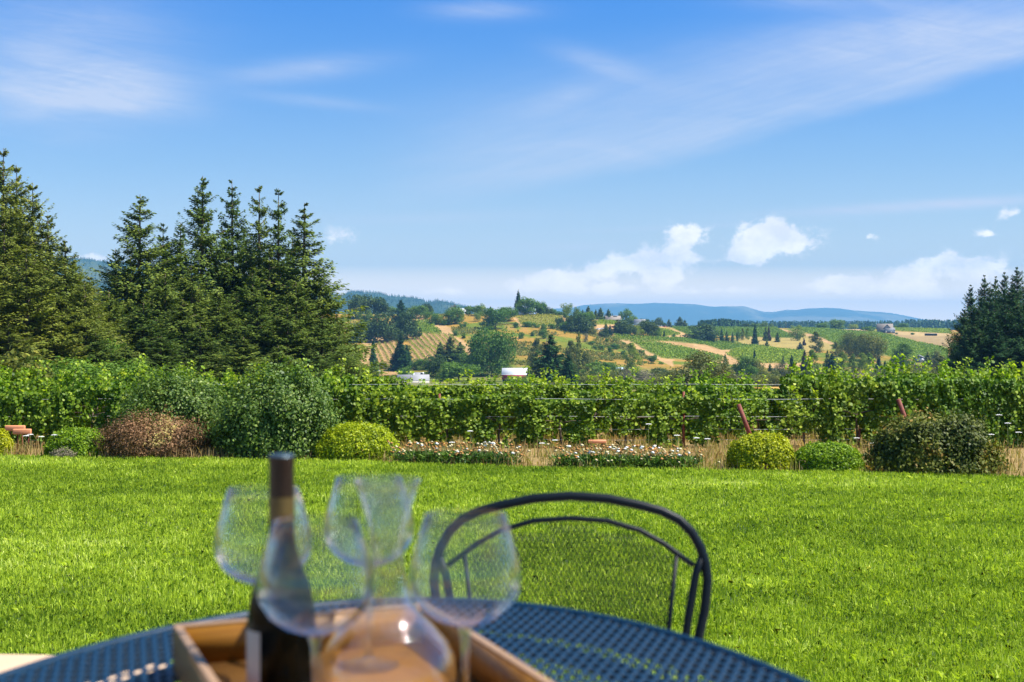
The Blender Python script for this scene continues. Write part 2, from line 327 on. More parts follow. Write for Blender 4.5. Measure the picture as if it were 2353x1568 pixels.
M['carw'] = pbr('white_car_paint', (.75, .75, .75), .3, coat=.5, noise_amt=0)
M['carr'] = pbr('red_car_paint', (.35, .04, .03), .3, coat=.5, noise_amt=0)
M['cars'] = pbr('silver_car_paint', (.45, .47, .5), .3, .3, coat=.5, noise_amt=0)
M['tyre'] = pbr('tyre', (.02, .02, .02), .9)
M['pole'] = pbr('weathered_pole', (.10, .08, .06), .9)

# ------------------------------------------------------------------ noise and terrain
def vnoise(x, y, seed=0):
    x = np.asarray(x, float); y = np.asarray(y, float)
    xi = np.floor(x).astype(np.int64); yi = np.floor(y).astype(np.int64); fx = x - xi; fy = y - yi
    fx = fx * fx * (3 - 2 * fx); fy = fy * fy * (3 - 2 * fy)
    def h(a, b):
        n = (a * 374761393 + b * 668265263 + seed * 1442695041) & 0x7fffffff
        n = ((n ^ (n >> 13)) * 1274126177) & 0x7fffffff
        return ((n ^ (n >> 16)) & 0xffff) / 65535.0
    return (h(xi, yi) * (1 - fx) + h(xi + 1, yi) * fx) * (1 - fy) + (h(xi, yi + 1) * (1 - fx) + h(xi + 1, yi + 1) * fx) * fy
def fbm(x, y, seed=0, o=4):
    r = 0; a = .5; t = 0
    for i in range(o): r = r + a * vnoise(x * 2 ** i, y * 2 ** i, seed + i); t += a; a *= .5
    return r / t
def zs(y, Y): return CZ - (y - HY) * Y / FPX
YK = np.array([-60, 38, 60, 110, 180, 250, 350, 450, 550, 600, 700, 800, 900, 1000, 1100, 1400, 1800, 2500, 4000, 9000, 16500], float)
ZL = np.array([0, 0, -1.2, -3.9, zs(912, 180), zs(903, 250), zs(896, 350), zs(888, 450), zs(876, 550), zs(866, 600), zs(836, 700), zs(798, 800), zs(760, 900), zs(723, 1000), zs(722, 1100), 4, -10, -18, -20, -25, -40])
ZR = np.array([0, 0, -1.2, -3.9, zs(912, 180), zs(903, 250), zs(896, 350), zs(888, 450), zs(878, 550), zs(870, 600), zs(848, 700), zs(829, 800), zs(812, 900), zs(796, 1000), zs(782, 1100), zs(756, 1400), -9, -16, -18, -25, -40])
def tz(X, Y):
    X = np.asarray(X, float); Y = np.asarray(Y, float)
    xv = CX + FPX * X / np.maximum(Y, 30)
    k = np.clip((xv - 1230) / 480, 0, 1); k = k * k * (3 - 2 * k)
    z = np.interp(Y, YK, ZL) * (1 - k) + np.interp(Y, YK, ZR) * k
    amp = np.clip((Y - 380) / 300, 0, 1)
    z = z + amp * (fbm(X / 90, Y / 70, 3, 3) - .5) * 3.2 * np.clip(1.35 - Y / 2600, .2, 1)
    k2 = np.clip((xv - 2050) / 150, 0, 1) * np.clip((Y - 900) / 400, 0, 1) * np.clip((1900 - Y) / 300, 0, 1)
    return z - 1.5 * k2
def proj(X, Y, Z): return CX + FPX * X / Y, HY - FPX * (Z - CZ) / Y
_Ys = np.concatenate([np.arange(60, 500, 4.), np.arange(500, 1500, 1.5), np.arange(1500, 4000, 20.)])
def hit(xv, yv, ymin=60):
    """ground point seen at a photo pixel"""
    Ys = _Ys[_Ys >= ymin]; Xs = (xv - CX) / FPX * Ys; Z = tz(Xs, Ys); yy_ = HY - FPX * (Z - CZ) / Ys
    b = np.nonzero(yy_ <= yv)[0]
    i = b[0] if len(b) else int(np.argmin(yy_))
    return float(Xs[i]), float(Ys[i]), float(Z[i])
C2 = lambda x, y: (766 + x * .2083, 643.4 + y * .2083)
C3 = lambda x, y: (1164.3 + x * .2083, 643.4 + y * .2083)
C4 = lambda x, y: (1593.3 + x * .1823, 674.1 + y * .1823)
C5 = lambda x, y: (1924.2 + x * .2188, 576 + y * .2188)
def poly(c, *p): return np.array([c(p[i], p[i + 1]) for i in range(0, len(p), 2)])
def inside(P, x, y):
    r = np.zeros(np.shape(x), bool); n = len(P); j = n - 1
    for i in range(n):
        xi, yi = P[i]; xj, yj = P[j]
        if yi != yj: r ^= ((yi > y) != (yj > y)) & (x < (xj - xi) * (y - yi) / (yj - yi) + xi)
        j = i
    return r
TAN, TAN2, GOLD, GREEN, SOILG, BRN = (.42, .26, .11), (.36, .22, .085), (.30, .185, .028), (.125, .165, .012), (.21, .20, .045), (.30, .21, .09)
FIELDS = {  # vineyard blocks: outline, row direction (degrees from +X), material, label
 'f1': (poly(C3, 1350, 676, 1600, 688, 1850, 733, 2050, 778, 2220, 818, 2400, 868, 2330, 905, 2000, 880, 1720, 868, 1560, 795, 1400, 695), 35, 'field', 'green wedge of vineyard between two tan tracks at centre right of the hillside'),
 'f2': (poly(C3, 1180, 612, 1500, 636, 1800, 648, 2060, 665, 2353, 690, 2640, 726, 2840, 740, 2560, 770, 2370, 775, 2200, 718, 1800, 680, 1240, 664), 35, 'field', 'long thin curving band of green vineyard below the domed dark oak'),
 'f3': (poly(C4, 415, 775, 600, 680, 900, 683, 1100, 720, 1400, 742, 1370, 882, 900, 884, 800, 870, 560, 832), 35, 'field', 'large green vineyard block below the row of small firs'),
 'f4': (poly(C4, -360, 372, 0, 380, 400, 394, 800, 408, 1040, 440, 1150, 500, 1290, 565, 1000, 565, 640, 545, 300, 540, 0, 545, -180, 480), 30, 'field', 'upper green vineyard field behind the domed dark oak'),
 'f5': (np.concatenate([poly(C4, 1250, 440, 1500, 445, 1810, 470), poly(C5, 0, 842, 400, 866, 545, 893, 840, 972, 1000, 1003, 1160, 1040, 1160, 1160, 540, 1110, 300, 1060, 0, 980), poly(C4, 1900, 690, 1640, 572, 1480, 515)]), 30, 'field', 'wide green vineyard slope below the gabled farmhouse'),
 'f6': (poly(C3, 1560, 550, 1720, 555, 1925, 605, 1745, 622, 1640, 622), 35, 'field', 'small triangular green vineyard beside the diagonal farm track'),
 'f7': (poly(C3, 965, 462, 1215, 466, 1215, 492, 1000, 496), 10, 'field', 'narrow strip of vineyard just below the hilltop house'),
 'f8': (poly(C5, 600, 808, 900, 812, 1180, 834, 1190, 872, 830, 856, 605, 842), 5, 'field', 'far flat green vineyard strip right of the gabled farmhouse'),
 'f9': (poly(C3, 105, 412, 240, 396, 560, 397, 625, 440, 560, 520, 300, 520, 165, 508), 60, 'fieldy', 'yellow green vineyard patch under the ridge trees'),
 'f10': (poly(C2, 900, 458, 1060, 462, 1165, 560, 1205, 602, 905, 575), 20, 'field', 'bright green vineyard patch above the striped vine rows'),
}
PAINT = [
 (poly(C2, 820, 600, 910, 582, 1330, 612, 1400, 690, 1500, 832, 1100, 900, 900, 965, 850, 750), TAN2), (poly(C2, 460, 700, 720, 705, 740, 760, 660, 930, 480, 930), TAN2),
 (poly(C2, 280, 980, 295, 860, 370, 720, 470, 720, 470, 985), TAN), (poly(C2, 320, 640, 640, 600, 700, 700, 330, 715), TAN),
 (poly(C2, 1095, 488, 1210, 490, 1290, 525, 1340, 605, 1200, 605, 1150, 540), TAN), (poly(C2, 1340, 620, 1430, 665, 1560, 815, 1510, 838, 1440, 760), TAN), (poly(C2, 890, 385, 1010, 385, 1060, 465, 890, 458), TAN),
 (poly(C2, 1130, 360, 1290, 365, 1290, 388, 1130, 385), (.45, .17, .08)), (poly(C2, 1190, 395, 1235, 395, 1230, 440, 1200, 440), GOLD),
 (poly(C3, 1235, 664, 2000, 684, 2200, 718, 2370, 775, 2353, 860, 2220, 815, 2050, 775, 1850, 730, 1600, 686, 1350, 674), TAN2), (poly(C3, 1235, 664, 1350, 676, 1400, 695, 1560, 795, 1720, 868, 1840, 880, 1840, 960, 1680, 890, 1540, 835, 1400, 745, 1300, 700), TAN),
 (poly(C4, 0, 630, 200, 680, 310, 722, 450, 690, 610, 678, 415, 775, 590, 860, 590, 915, 300, 875, 370, 850, 200, 790, 0, 725), TAN), (poly(C4, 800, 884, 1372, 884, 1345, 985, 830, 930, 560, 850, 700, 860), TAN),
 (poly(C4, 520, 555, 680, 545, 1280, 567, 1480, 530, 1640, 572, 1770, 700, 1400, 742, 1100, 718, 900, 683, 640, 668), (.33, .25, .07)), (poly(C4, 1040, 440, 1230, 470, 1330, 500, 1480, 515, 1640, 572, 1800, 620, 1750, 655, 1440, 540, 1290, 520), TAN),
 (poly(C5, 555, 892, 605, 850, 830, 858, 1190, 874, 1215, 950, 1160, 1035, 840, 970), BRN), (poly(C5, 600, 850, 830, 858, 1190, 874, 1210, 900, 900, 900, 600, 880), (.40, .28, .12)), (poly(C5, 545, 893, 600, 893, 860, 965, 1160, 1038, 1140, 1045, 830, 975), TAN), (poly(C5, 540, 1050, 605, 1060, 600, 1120, 540, 1110), TAN),
 (poly(C3, 980, 494, 1215, 494, 1190, 560, 1010, 615, 985, 560), TAN), (poly(C3, 525, 398, 650, 400, 670, 468, 600, 440), TAN), (poly(C3, 970, 436, 1640, 440, 1720, 470, 1215, 466, 965, 462), (.42, .28, .10)),
 (poly(C3, 1780, 520, 1985, 600, 1970, 648, 1745, 640, 1745, 622, 1925, 605), TAN), (poly(C3, 1590, 480, 1730, 472, 1800, 525, 1600, 530), TAN), (poly(C2, 1985, 410, 2040, 420, 2080, 500, 2040, 505), TAN),
 (poly(C5, 0, 815, 290, 820, 290, 842, 0, 838), (.44, .30, .15)), (poly(C2, 520, 1010, 720, 1010, 700, 1060, 500, 1060), TAN2),
 (poly(C4, 700, 1185, 1385, 1165, 1430, 1310, 1200, 1310, 300, 1240), (.50, .30, .07)), (poly(C3, 880, 1280, 1000, 1270, 1300, 1330, 700, 1330), GOLD)]
s_in = np.linspace(-.44, .44, 620); s_out = np.array([-3, -2, -1.5, -1.1, -.9, -.75, -.62, -.52, -.47])
SS = np.concatenate([s_out, s_in, -s_out[::-1]])
YR = np.concatenate([np.arange(-60, 30, 10.), np.arange(30, 200, 6.), np.arange(200, 500, 6.), np.arange(500, 1460, 2.3), np.geomspace(1460, 16500, 54)])
gS, gY = np.meshgrid(SS, YR); gX = gS * (np.maximum(gY, 0) + 80); gZ = tz(gX, gY)
xv, yv = proj(gX, np.maximum(gY, 30), gZ)
far = np.clip((gY - 1500) / 400, 0, 1)[..., None]
sh = np.shape(gX)
nz = fbm(gX / 26, gY / 40, 11, 4)[..., None]; nz2 = fbm(gX / 9, gY / 16, 21, 3)[..., None]; nz3 = fbm(gX / 60, gY / 30, 31, 3)[..., None]
g = np.clip((nz - .44) * 5 + (nz3 - .5) * 3.0 + .28, 0, 1)
colr = np.array(GOLD) * (1 - g) + np.array(GREEN) * g
o_ = np.clip((nz2 - .56) * 8, 0, 1); colr = colr * (1 - .6 * o_) + np.array((.38, .19, .055)) * .6 * o_
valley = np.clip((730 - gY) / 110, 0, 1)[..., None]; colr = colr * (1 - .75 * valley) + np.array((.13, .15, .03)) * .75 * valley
colr = colr * (1 - far) + np.array((.07, .11, .04)) * far
for P, c in PAINT:
    m = inside(P, xv, yv) & (gY > 45); colr[m] = np.array(c)
for k_, (P, a_, mm, lb) in FIELDS.items():
    m = inside(P, xv, yv) & (gY > 45); colr[m] = np.array(SOILG if mm == 'field' else (.26, .22, .06))
colr = colr * (.82 + .36 * nz2)
nearm = (gY < 47); colr[nearm] = np.array((.30, .21, .09))
nI, nJ = sh
I = np.arange(nI * nJ).reshape(nI, nJ)
F = np.stack([I[:-1, :-1], I[:-1, 1:], I[1:, 1:], I[1:, :-1]], -1).reshape(-1, 4)
m, nt, p, out = mat_base('ground_cover'); p.inputs['Roughness'].default_value = .95; p.inputs['Specular IOR Level'].default_value = .1
a = nt.nodes.new('ShaderNodeAttribute'); a.attribute_name = 'cover'
geo = nt.nodes.new('ShaderNodeNewGeometry'); n = nt.nodes.new('ShaderNodeTexNoise'); n.inputs['Scale'].default_value = .35; n.inputs['Detail'].default_value = 8; n.inputs['Roughness'].default_value = .65
nt.links.new(geo.outputs['Position'], n.inputs['Vector'])
mp = nt.nodes.new('ShaderNodeMapRange'); nt.links.new(n.outputs[0], mp.inputs[0]); mp.inputs[1].default_value = .3; mp.inputs[2].default_value = .7; mp.inputs[3].default_value = .72; mp.inputs[4].default_value = 1.25
vm = nt.nodes.new('ShaderNodeVectorMath'); vm.operation = 'SCALE'; nt.links.new(a.outputs['Color'], vm.inputs[0]); nt.links.new(mp.outputs[0], vm.inputs['Scale']); nt.links.new(vm.outputs[0], p.inputs['Base Color'])
bp = nt.nodes.new('ShaderNodeBump'); bp.inputs['Strength'].default_value = .6; bp.inputs['Distance'].default_value = 1.0; nt.links.new(n.outputs[0], bp.inputs['Height']); nt.links.new(bp.outputs[0], p.inputs['Normal'])
M['ground'] = m
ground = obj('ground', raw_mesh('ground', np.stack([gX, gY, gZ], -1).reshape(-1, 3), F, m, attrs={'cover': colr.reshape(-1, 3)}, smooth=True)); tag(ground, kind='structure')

# ------------------------------------------------------------------ distant hills
RIDGE_R = np.array([(1150, 745), (1230, 722), (1272, 711), (1318, 708), (1340, 703), (1372, 700), (1414, 698), (1466, 700), (1502, 698), (1560, 700), (1593, 701), (1635, 706), (1679, 705), (1710, 705), (1735, 713), (1754, 718), (1777, 718), (1807, 712), (1827, 713), (1854, 709), (1903, 708), (1931, 710), (1961, 715), (2022, 718), (2051, 721), (2086, 727), (2130, 736), (2189, 739), (2300, 741), (2500, 745)], float)
RIDGE_L = np.array([(-500, 600), (-200, 585), (0, 590), (200, 598), (250, 604), (380, 614), (510, 640), (650, 664), (720, 671), (760, 676), (785, 680), (807, 671), (866, 675), (891, 681), (940, 685), (974, 689), (977, 694), (998, 694), (1003, 691), (1024, 694), (1066, 704), (1091, 710), (1120, 716), (1200, 738), (1260, 755)], float)
def hills(name, prof, Y0, Y1, matn, cA, cB, seed, depth=900, scl=60):
    xs = np.arange(prof[0, 0], prof[-1, 0], 2.5); ridge = np.interp(xs, prof[:, 0], prof[:, 1])
    ts = np.concatenate([np.linspace(0, 1, 40), np.linspace(1.04, 1.5, 8)])
    T, XV = np.meshgrid(ts, xs, indexing='ij'); Yg = Y0 + (Y1 - Y0) * T; Xg = (XV - CX) / FPX * Yg
    zr = CZ - (ridge[None] - HY) / FPX * Y1
    s_ = np.where(T <= 1, np.sin(np.clip(T, 0, 1) * math.pi / 2) ** 1.1, 1 - (T - 1) * 1.2)
    base = tz(Xg[0], np.full_like(Xg[0], Y0)) - 6
    Z = base[None] + (zr - base[None]) * s_ + (fbm(Xg / (scl * 8), Yg / (scl * 8), seed, 4) - .5) * scl * .9 * np.sin(np.clip(T, 0, 1) * math.pi)
    Z = Z + (vnoise(Xg / (scl * .25), Yg / 30, seed + 9) - .5) * scl * .05
    c = fbm(Xg / (scl * 5), Yg / (scl * 6), seed + 5, 4)[..., None]; k = np.clip((c - .60) * 9, 0, 1)
    col_ = np.array(cA) * (1 - k) + np.array(cB) * k
    nI, nJ = T.shape; I = np.arange(nI * nJ).reshape(nI, nJ); F = np.stack([I[:-1, :-1], I[:-1, 1:], I[1:, 1:], I[1:, :-1]], -1).reshape(-1, 4)
    o = obj(name, raw_mesh(name, np.stack([Xg, Yg, Z], -1).reshape(-1, 3), F, M['ground'], attrs={'cover': col_.reshape(-1, 3)}, smooth=True)); tag(o, kind='structure')
    return Xg, Yg, Z
hR = hills('far_mountains', RIDGE_R, 12000, 14500, 'ground', (.035, .065, .030), (.16, .15, .07), 5, scl=100)
hL = hills('wooded_hills', RIDGE_L, 4000, 5200, 'ground', (.030, .060, .028), (.08, .10, .04), 15, scl=44)

# ------------------------------------------------------------------ foliage
LEAF4 = np.array([(-.5, 0), (-.05, .5), (.5, 0), (-.05, -.5)])
LEAF6 = np.array([(-.42, 0), (-.3, .42), (.15, .5), (.52, 0), (.15, -.5), (-.3, -.42)])
def unit(a): return a / np.maximum(np.linalg.norm(a, axis=1, keepdims=True), 1e-9)
def cards(P, N, L, W, r, tpl=LEAF4, along=None, fold=.18):
    """flat leaf polygons at P facing N; L, W length and width"""
    n = len(P); P = np.asarray(P, float); N = unit(np.asarray(N, float)); L = np.broadcast_to(L, n)[:, None]; W = np.broadcast_to(W, n)[:, None]
    a_ = r.normal(size=(n, 3)) if along is None else along
    Uv = unit(a_ - N * (a_ * N).sum(1, keepdims=True)); Vv = np.cross(N, Uv)
    K = len(tpl); V_ = np.zeros((n, K, 3))
    for k, (x, y) in enumerate(tpl): V_[:, k] = P + Uv * L * x + Vv * W * y + N * W * fold * (abs(y) * 2 - .5)
    return V_.reshape(-1, 3), np.arange(n * K).reshape(n, K)
def leafmesh(name, P, N, L, W, mat, r, tint=None, tpl=LEAF4, along=None):
    V_, F_ = cards(P, N, L, W, r, tpl, along); t = r.random(len(P)) if tint is None else np.clip(tint, 0, 1)
    return raw_mesh(name, V_, F_, mat, attrs={'tint': np.repeat(t, len(tpl))})
def sph(n, r): return unit(r.normal(size=(n, 3)))
def broad(seed, n, matn, lobes=22, size=.05, shape='round', cut=.12, dense=1.0):
    r = np.random.default_rng(seed); P = []; N = []; T = []
    for i in range(lobes):
        d = sph(1, r)[0]; q = r.random() ** .45
        if shape == 'round': c = np.array([d[0] * .34 * q, d[1] * .34 * q, .56 + d[2] * .30 * q]); rad = r.uniform(.11, .2)
        elif shape == 'dome': c = np.array([d[0] * .40 * q, d[1] * .40 * q, .25 + abs(d[2]) * .52 * q]); rad = r.uniform(.13, .2)
        elif shape == 'column':
            z = .1 + .82 * (i + .5) / lobes; w = .30 * math.sin(min(1, (z + .12)) * math.pi) ** .5; c = np.array([d[0] * w * q, d[1] * w * q, z]); rad = r.uniform(.09, .15) * (1.15 - .55 * z)
        elif shape == 'bush': c = np.array([d[0] * .36 * q, d[1] * .36 * q, .1 + abs(d[2]) * .58 * q]); rad = r.uniform(.14, .24)
        m = int(n / lobes); dd_ = sph(m, r); rr = rad * (r.random(m) ** .25 * .9 + .18 * r.random(m))
        sq = np.array([1, 1, .8]); p = c + dd_ * rr[:, None] * sq
        P.append(p); N.append(dd_ + r.normal(size=(m, 3)) * .45 + np.array([0, 0, .25])); T.append(r.random(m) * .7 + r.random() * .35)
    P = np.concatenate(P); N = np.concatenate(N); T = np.concatenate(T)
    lo = .03 if shape in ('bush', 'dome') else .10
    z0, z1 = np.percentile(P[:, 2], [2, 99.6]); P[:, 2] = np.maximum(.01, lo + (P[:, 2] - z0) * (1 - lo) / (z1 - z0))
    for a_ in (0, 1): q0, q1 = np.percentile(P[:, a_], [1.5, 98.5]); P[:, a_] = (P[:, a_] - (q0 + q1) / 2) / (q1 - q0)
    sz = size * r.uniform(.6, 1.3, len(P))
    return leafmesh('crown', P, N, sz, sz * .75, M[matn], r, T)
def trunkmesh(seed, h=.5, r0=.025, limbs=5, lean=.03, mat='bark'):
    r = np.random.default_rng(seed); b = MB(); top = Vector((r.normal() * lean, r.normal() * lean, h))
    b.tube([(0, 0, -.03), (top.x * .4, top.y * .3, h * .4), top], [r0, r0 * .75, r0 * .4], 7)
    for i in range(limbs):
        z = h * r.uniform(.35, .95); a_ = r.random() * 6.28; l = r.uniform(.15, .3)
        p0 = Vector((top.x * z / h, top.y * z / h, z)); p1 = p0 + Vector((math.cos(a_) * l, math.sin(a_) * l, l * .9))
        b.tube([p0, (p0 + p1) / 2 + Vector((0, 0, -.02)), p1], [r0 * .4, r0 * .28, r0 * .1], 5)
    return raw_mesh('trunk', b.v, b.f, M[mat], smooth=True)
def firmesh(seed, levels, nb, per, size, matn, Rm=.2, gap=.0, droop=.25, low=.03, power=1.0, thin=0.0):
    """needle sprays massed on separate upswept boughs round a straight trunk; height 1, base width 1"""
    r = np.random.default_rng(seed); P = []; N = []; A = []; T = []; tw = MB()
    for i in range(levels):
        z = low + (.99 - low) * ((i + r.random() * .9) / levels) ** .97
        Lm = Rm * ((1 - z) ** power * (1 - thin * math.exp(-((z - .75) / .14) ** 2))) + .004
        for b in range(nb):
            if r.random() < gap * (.1 + 1.1 * z) or (z > .86 and r.random() < (z - .86) * 3.0): continue
            q_ = (1 - z) ** .45
            az = r.random() * 6.283; Lb = Lm * (r.uniform(.55, 1.05) if r.random() < .7 else r.uniform(1.05, 1.4)); el = (.8 * z - droop) + r.normal() * .15
            dx, dy = math.cos(az), math.sin(az); k = max(6, int(per * (.18 + Lb / Rm))); tb_ = r.random()
            s_ = .10 + .90 * r.random(k) ** .75; s_[:3] = (1, .97, 1.03)
            wd = .30 * Lb * (1.12 - s_) + size * .5 * q_; lat = r.normal(size=k) * wd * .62
            lz = Lb * (math.tan(el) * s_ + .30 * s_ ** 2) - np.abs(lat) * .30 + r.normal(size=k) * size * .3 * q_ - (r.random(k) < .5) * r.random(k) * size * 2.4 * q_
            P.append(np.c_[dx * Lb * s_ - dy * lat, dy * Lb * s_ + dx * lat, z + lz]); N.append(np.c_[np.full(k, dx * .35), np.full(k, dy * .35), np.full(k, .9)] + r.normal(size=(k, 3)) * .35)
            sg = np.sign(lat); A.append(np.c_[dx - dy * sg * .7, dy + dx * sg * .7, np.full(k, .05)] + r.normal(size=(k, 3)) * .25)
            T.append(np.clip(r.random(k) * .55 + .45 * tb_, 0, 1))
            if per > 30 and i % 2 == 0: tw.tube([(0, 0, z), (dx * Lb * .5, dy * Lb * .5, z + Lb * (.5 * math.tan(el) + .075)), (dx * Lb * .9, dy * Lb * .9, z + Lb * (.9 * math.tan(el) + .24))], [.0022, .0014, .0006], 4)
    P = np.concatenate(P); N = np.concatenate(N); A = np.concatenate(A); T = np.concatenate(T)
    q = np.percentile(np.hypot(P[:, 0], P[:, 1])[P[:, 2] < .35], 90); f = .5 / q
    sz = size * r.uniform(.6, 1.35, len(P)) * (.45 + .7 * np.clip(1 - P[:, 2], 0, 1) ** .5)
    V_, F_ = cards(P, N, sz, sz * .55, r, LEAF4, A); V_[:, :2] *= f
    tw.tube([(0, 0, -.05), (.003, 0, .5), (0, 0, .99)], [.014, .008, .0008], 8); tw.v = [(x * f, y * f, z) for x, y, z in tw.v]
    return raw_mesh('crown', V_, F_, M[matn], attrs={'tint': np.repeat(T, 4)}), raw_mesh('trunk', tw.v, tw.f, M['bark'], smooth=True)

PROTO = {}
def reg(kind, crowns, trunks): PROTO[kind] = list(zip(crowns, trunks))
tk = [trunkmesh(i, .55, .022, 5) for i in range(3)]; tkb = [trunkmesh(10 + i, .3, .012, 6) for i in range(2)]
reg('oakd', [broad(20 + i, 3000, 'oakd', 26, .075) for i in range(3)], tk)
reg('dome', [broad(25, 4200, 'oakd', 34, .065, 'dome')], [tk[0]])
reg('oakb', [broad(27 + i, 6000, 'oakb', 44, .042, 'dome') for i in range(2)], [trunkmesh(33, .55, .03, 9), tk[1]])
reg('green', [broad(40 + i, 2800, 'green', 24, .072) for i in range(3)], tk)
reg('biggreen', [broad(44, 7500, 'green', 50, .045, 'round')], [tk[0]])
reg('lime', [broad(50 + i, 2000, 'lime', 20, .066) for i in range(3)], tk)
reg('bush', [broad(60 + i, 1100, 'green', 10, .12, 'bush', 0) for i in range(2)], tkb)
reg('olbush', [broad(64 + i, 2600, 'olive', 20, .075, 'bush', 0) for i in range(3)], [tkb[0], tkb[1], tkb[0]])
reg('bare', [broad(70 + i, 2600, 'bare', 24, .055, 'bush', 0) for i in range(2)], tkb)
reg('poplar', [broad(80 + i, 3400, 'lime', 30, .055, 'column') for i in range(2)], tk[:2])
reg('olpoplar', [broad(84 + i, 3400, 'olive', 30, .055, 'column') for i in range(2)], tk[:2])
reg('dkpoplar', [broad(88, 3800, 'green', 30, .055, 'column')], tk[:1])
reg('bigolive', [broad(90 + i, 6500, 'olive', 46, .044, 'round') for i in range(2)], tk[:2])
def far_fir(matn, seeds, **k): return [firmesh(s_, 22, 8, 44, .052, matn, **k) for s_ in seeds]
for kd, mt, Rm, ss in (('fir', 'fir', .24, (101, 102, 103)), ('fird', 'firdark', .26, (111, 112)), ('spire', 'firdark', .15, (121, 122)), ('blue', 'blue', .24, (131,)), ('redfir', 'red', .2, (141,)), ('olfir', 'firy', .24, (151, 152)), ('cypress', 'firdark', .10, (161,))):
    PROTO[kd] = far_fir(mt, ss, Rm=Rm, droop=.15, low=.03)
wfac = {}
NAMES = dict(fir=('fir_tree', 'green fir'), fird=('fir_tree', 'dark broad fir'), spire=('fir_tree', 'slim dark conifer'), blue=('fir_tree', 'bluish fir'), redfir=('fir_tree', 'rusty brown conifer'), olfir=('fir_tree', 'olive green fir'), cypress=('cypress_tree', 'thin dark cypress'),
    oakd=('oak_tree', 'dark round oak'), dome=('oak_tree', 'domed dark oak'), oakb=('oak_tree', 'brownish spreading oak'), green=('broadleaf_tree', 'mid green leafy tree'), biggreen=('broadleaf_tree', 'large green tree'), lime=('broadleaf_tree', 'light green airy tree'),
    bush=('green_bush', 'small green bush'), olbush=('olive_bush', 'yellowish olive bush'), bare=('bare_bush', 'grey twiggy bush'), poplar=('poplar_tree', 'light green poplar'), olpoplar=('poplar_tree', 'olive grey poplar'), dkpoplar=('poplar_tree', 'dark green willow-like tree'), bigolive=('broadleaf_tree', 'large olive green tree'))
CATS = dict(green_bush='bush', olive_bush='bush', bare_bush='bush')
TREES = []
protos_used = {}
def make_tree(kind, X, Y, Z, h, w, xv_=None, yv_=None):
    i = random.randrange(len(PROTO[kind])); key = (kind, i)
    name = NAMES[kind][0]
    if key not in protos_used:
        t = empty(name); c, k = PROTO[kind][i]; obj('trunk', k, t); obj('crown', c, t); protos_used[key] = t
    else: t = copy_tree(protos_used[key])
    t.location = (X, Y, Z - .02 * h); s_ = w; t.scale = (s_, s_, h); t.rotation_euler = (0, 0, random.random() * 6.28)
    TREES.append([t, kind, xv_ if xv_ is not None else CX + FPX * X / Y, yv_ if yv_ is not None else 0]); return t
def T(c, s_, ymin=60):
    for e in s_.split(';'):
        e = e.split()
        if not e: continue
        x, y, h, w = map(float, e[:4]); k = e[4]
        vx, vy = c(x, y); sc = c(1, 1)[0] - c(0, 0)[0]
        X, Y, Z = hit(vx, vy, ymin); Y += 1.5
        if k not in ('bush', 'cypress', 'spire'): w *= 1.14; h *= 1.06
        make_tree(k, X * (Y) / (Y - 1.5), Y, float(tz(X, Y)), h * sc / FPX * Y, w * sc / FPX * Y, vx, vy - h * sc / 2)
T(C2, """300 430 255 240 oakd;515 420 215 195 oakd;560 690 300 300 oakd;790 660 310 250 oakd;745 560 330 230 fird;345 640 290 150 lime;285 690 220 190 oakd;400 660 260 160 oakd;
960 425 135 150 green;905 340 70 90 oakd;1015 360 120 110 oakd;1072 355 90 55 oakd;640 400 100 100 green;860 430 130 100 green;1125 492 130 140 green;1185 500 100 80 lime;1030 440 90 70 green;1330 492 190 180 green;1330 400 120 60 bare;
1505 388 95 105 green;1590 400 110 90 green;1645 395 125 80 lime;1590 462 100 80 lime;1735 348 82 75 fir;1790 545 215 240 green;1915 460 150 200 green;1930 340 70 60 bare;2040 345 272 92 spire;2150 388 185 215 green;2280 384 135 100 green;2080 388 60 70 bare;
1430 525 60 100 bush;1240 505 60 110 bush;1350 622 60 55 bush;1440 652 62 50 bush;1565 662 60 85 bush;2010 530 60 60 bush;2070 652 72 62 bush;2195 627 50 42 bush;1690 600 45 70 bush;1965 782 50 50 bush;2015 772 45 35 bush;2110 777 30 40 bush;2320 547 60 70 bush;1640 500 40 80 bush;1990 600 20 30 bush;2040 575 25 25 bush;1560 745 25 30 bush;
1750 1070 510 420 biggreen;1580 1040 230 240 oakd;1860 1030 200 150 oakd;1180 965 270 180 fir;1290 965 335 220 olfir;1400 965 270 190 fir;1130 1090 240 200 oakd;1400 965 150 230 green;1380 1120 195 380 green;1240 1110 150 170 lime;
985 1000 120 160 green;790 1080 122 132 green;745 1012 410 200 spire;700 1005 260 170 fird;810 985 260 150 fird;440 1062 420 115 spire;320 1032 55 160 bush;545 985 80 110 olbush;130 1000 200 140 green;250 900 110 100 green;80 900 260 140 olfir;1000 1075 60 110 bush;900 965 50 60 olbush""")
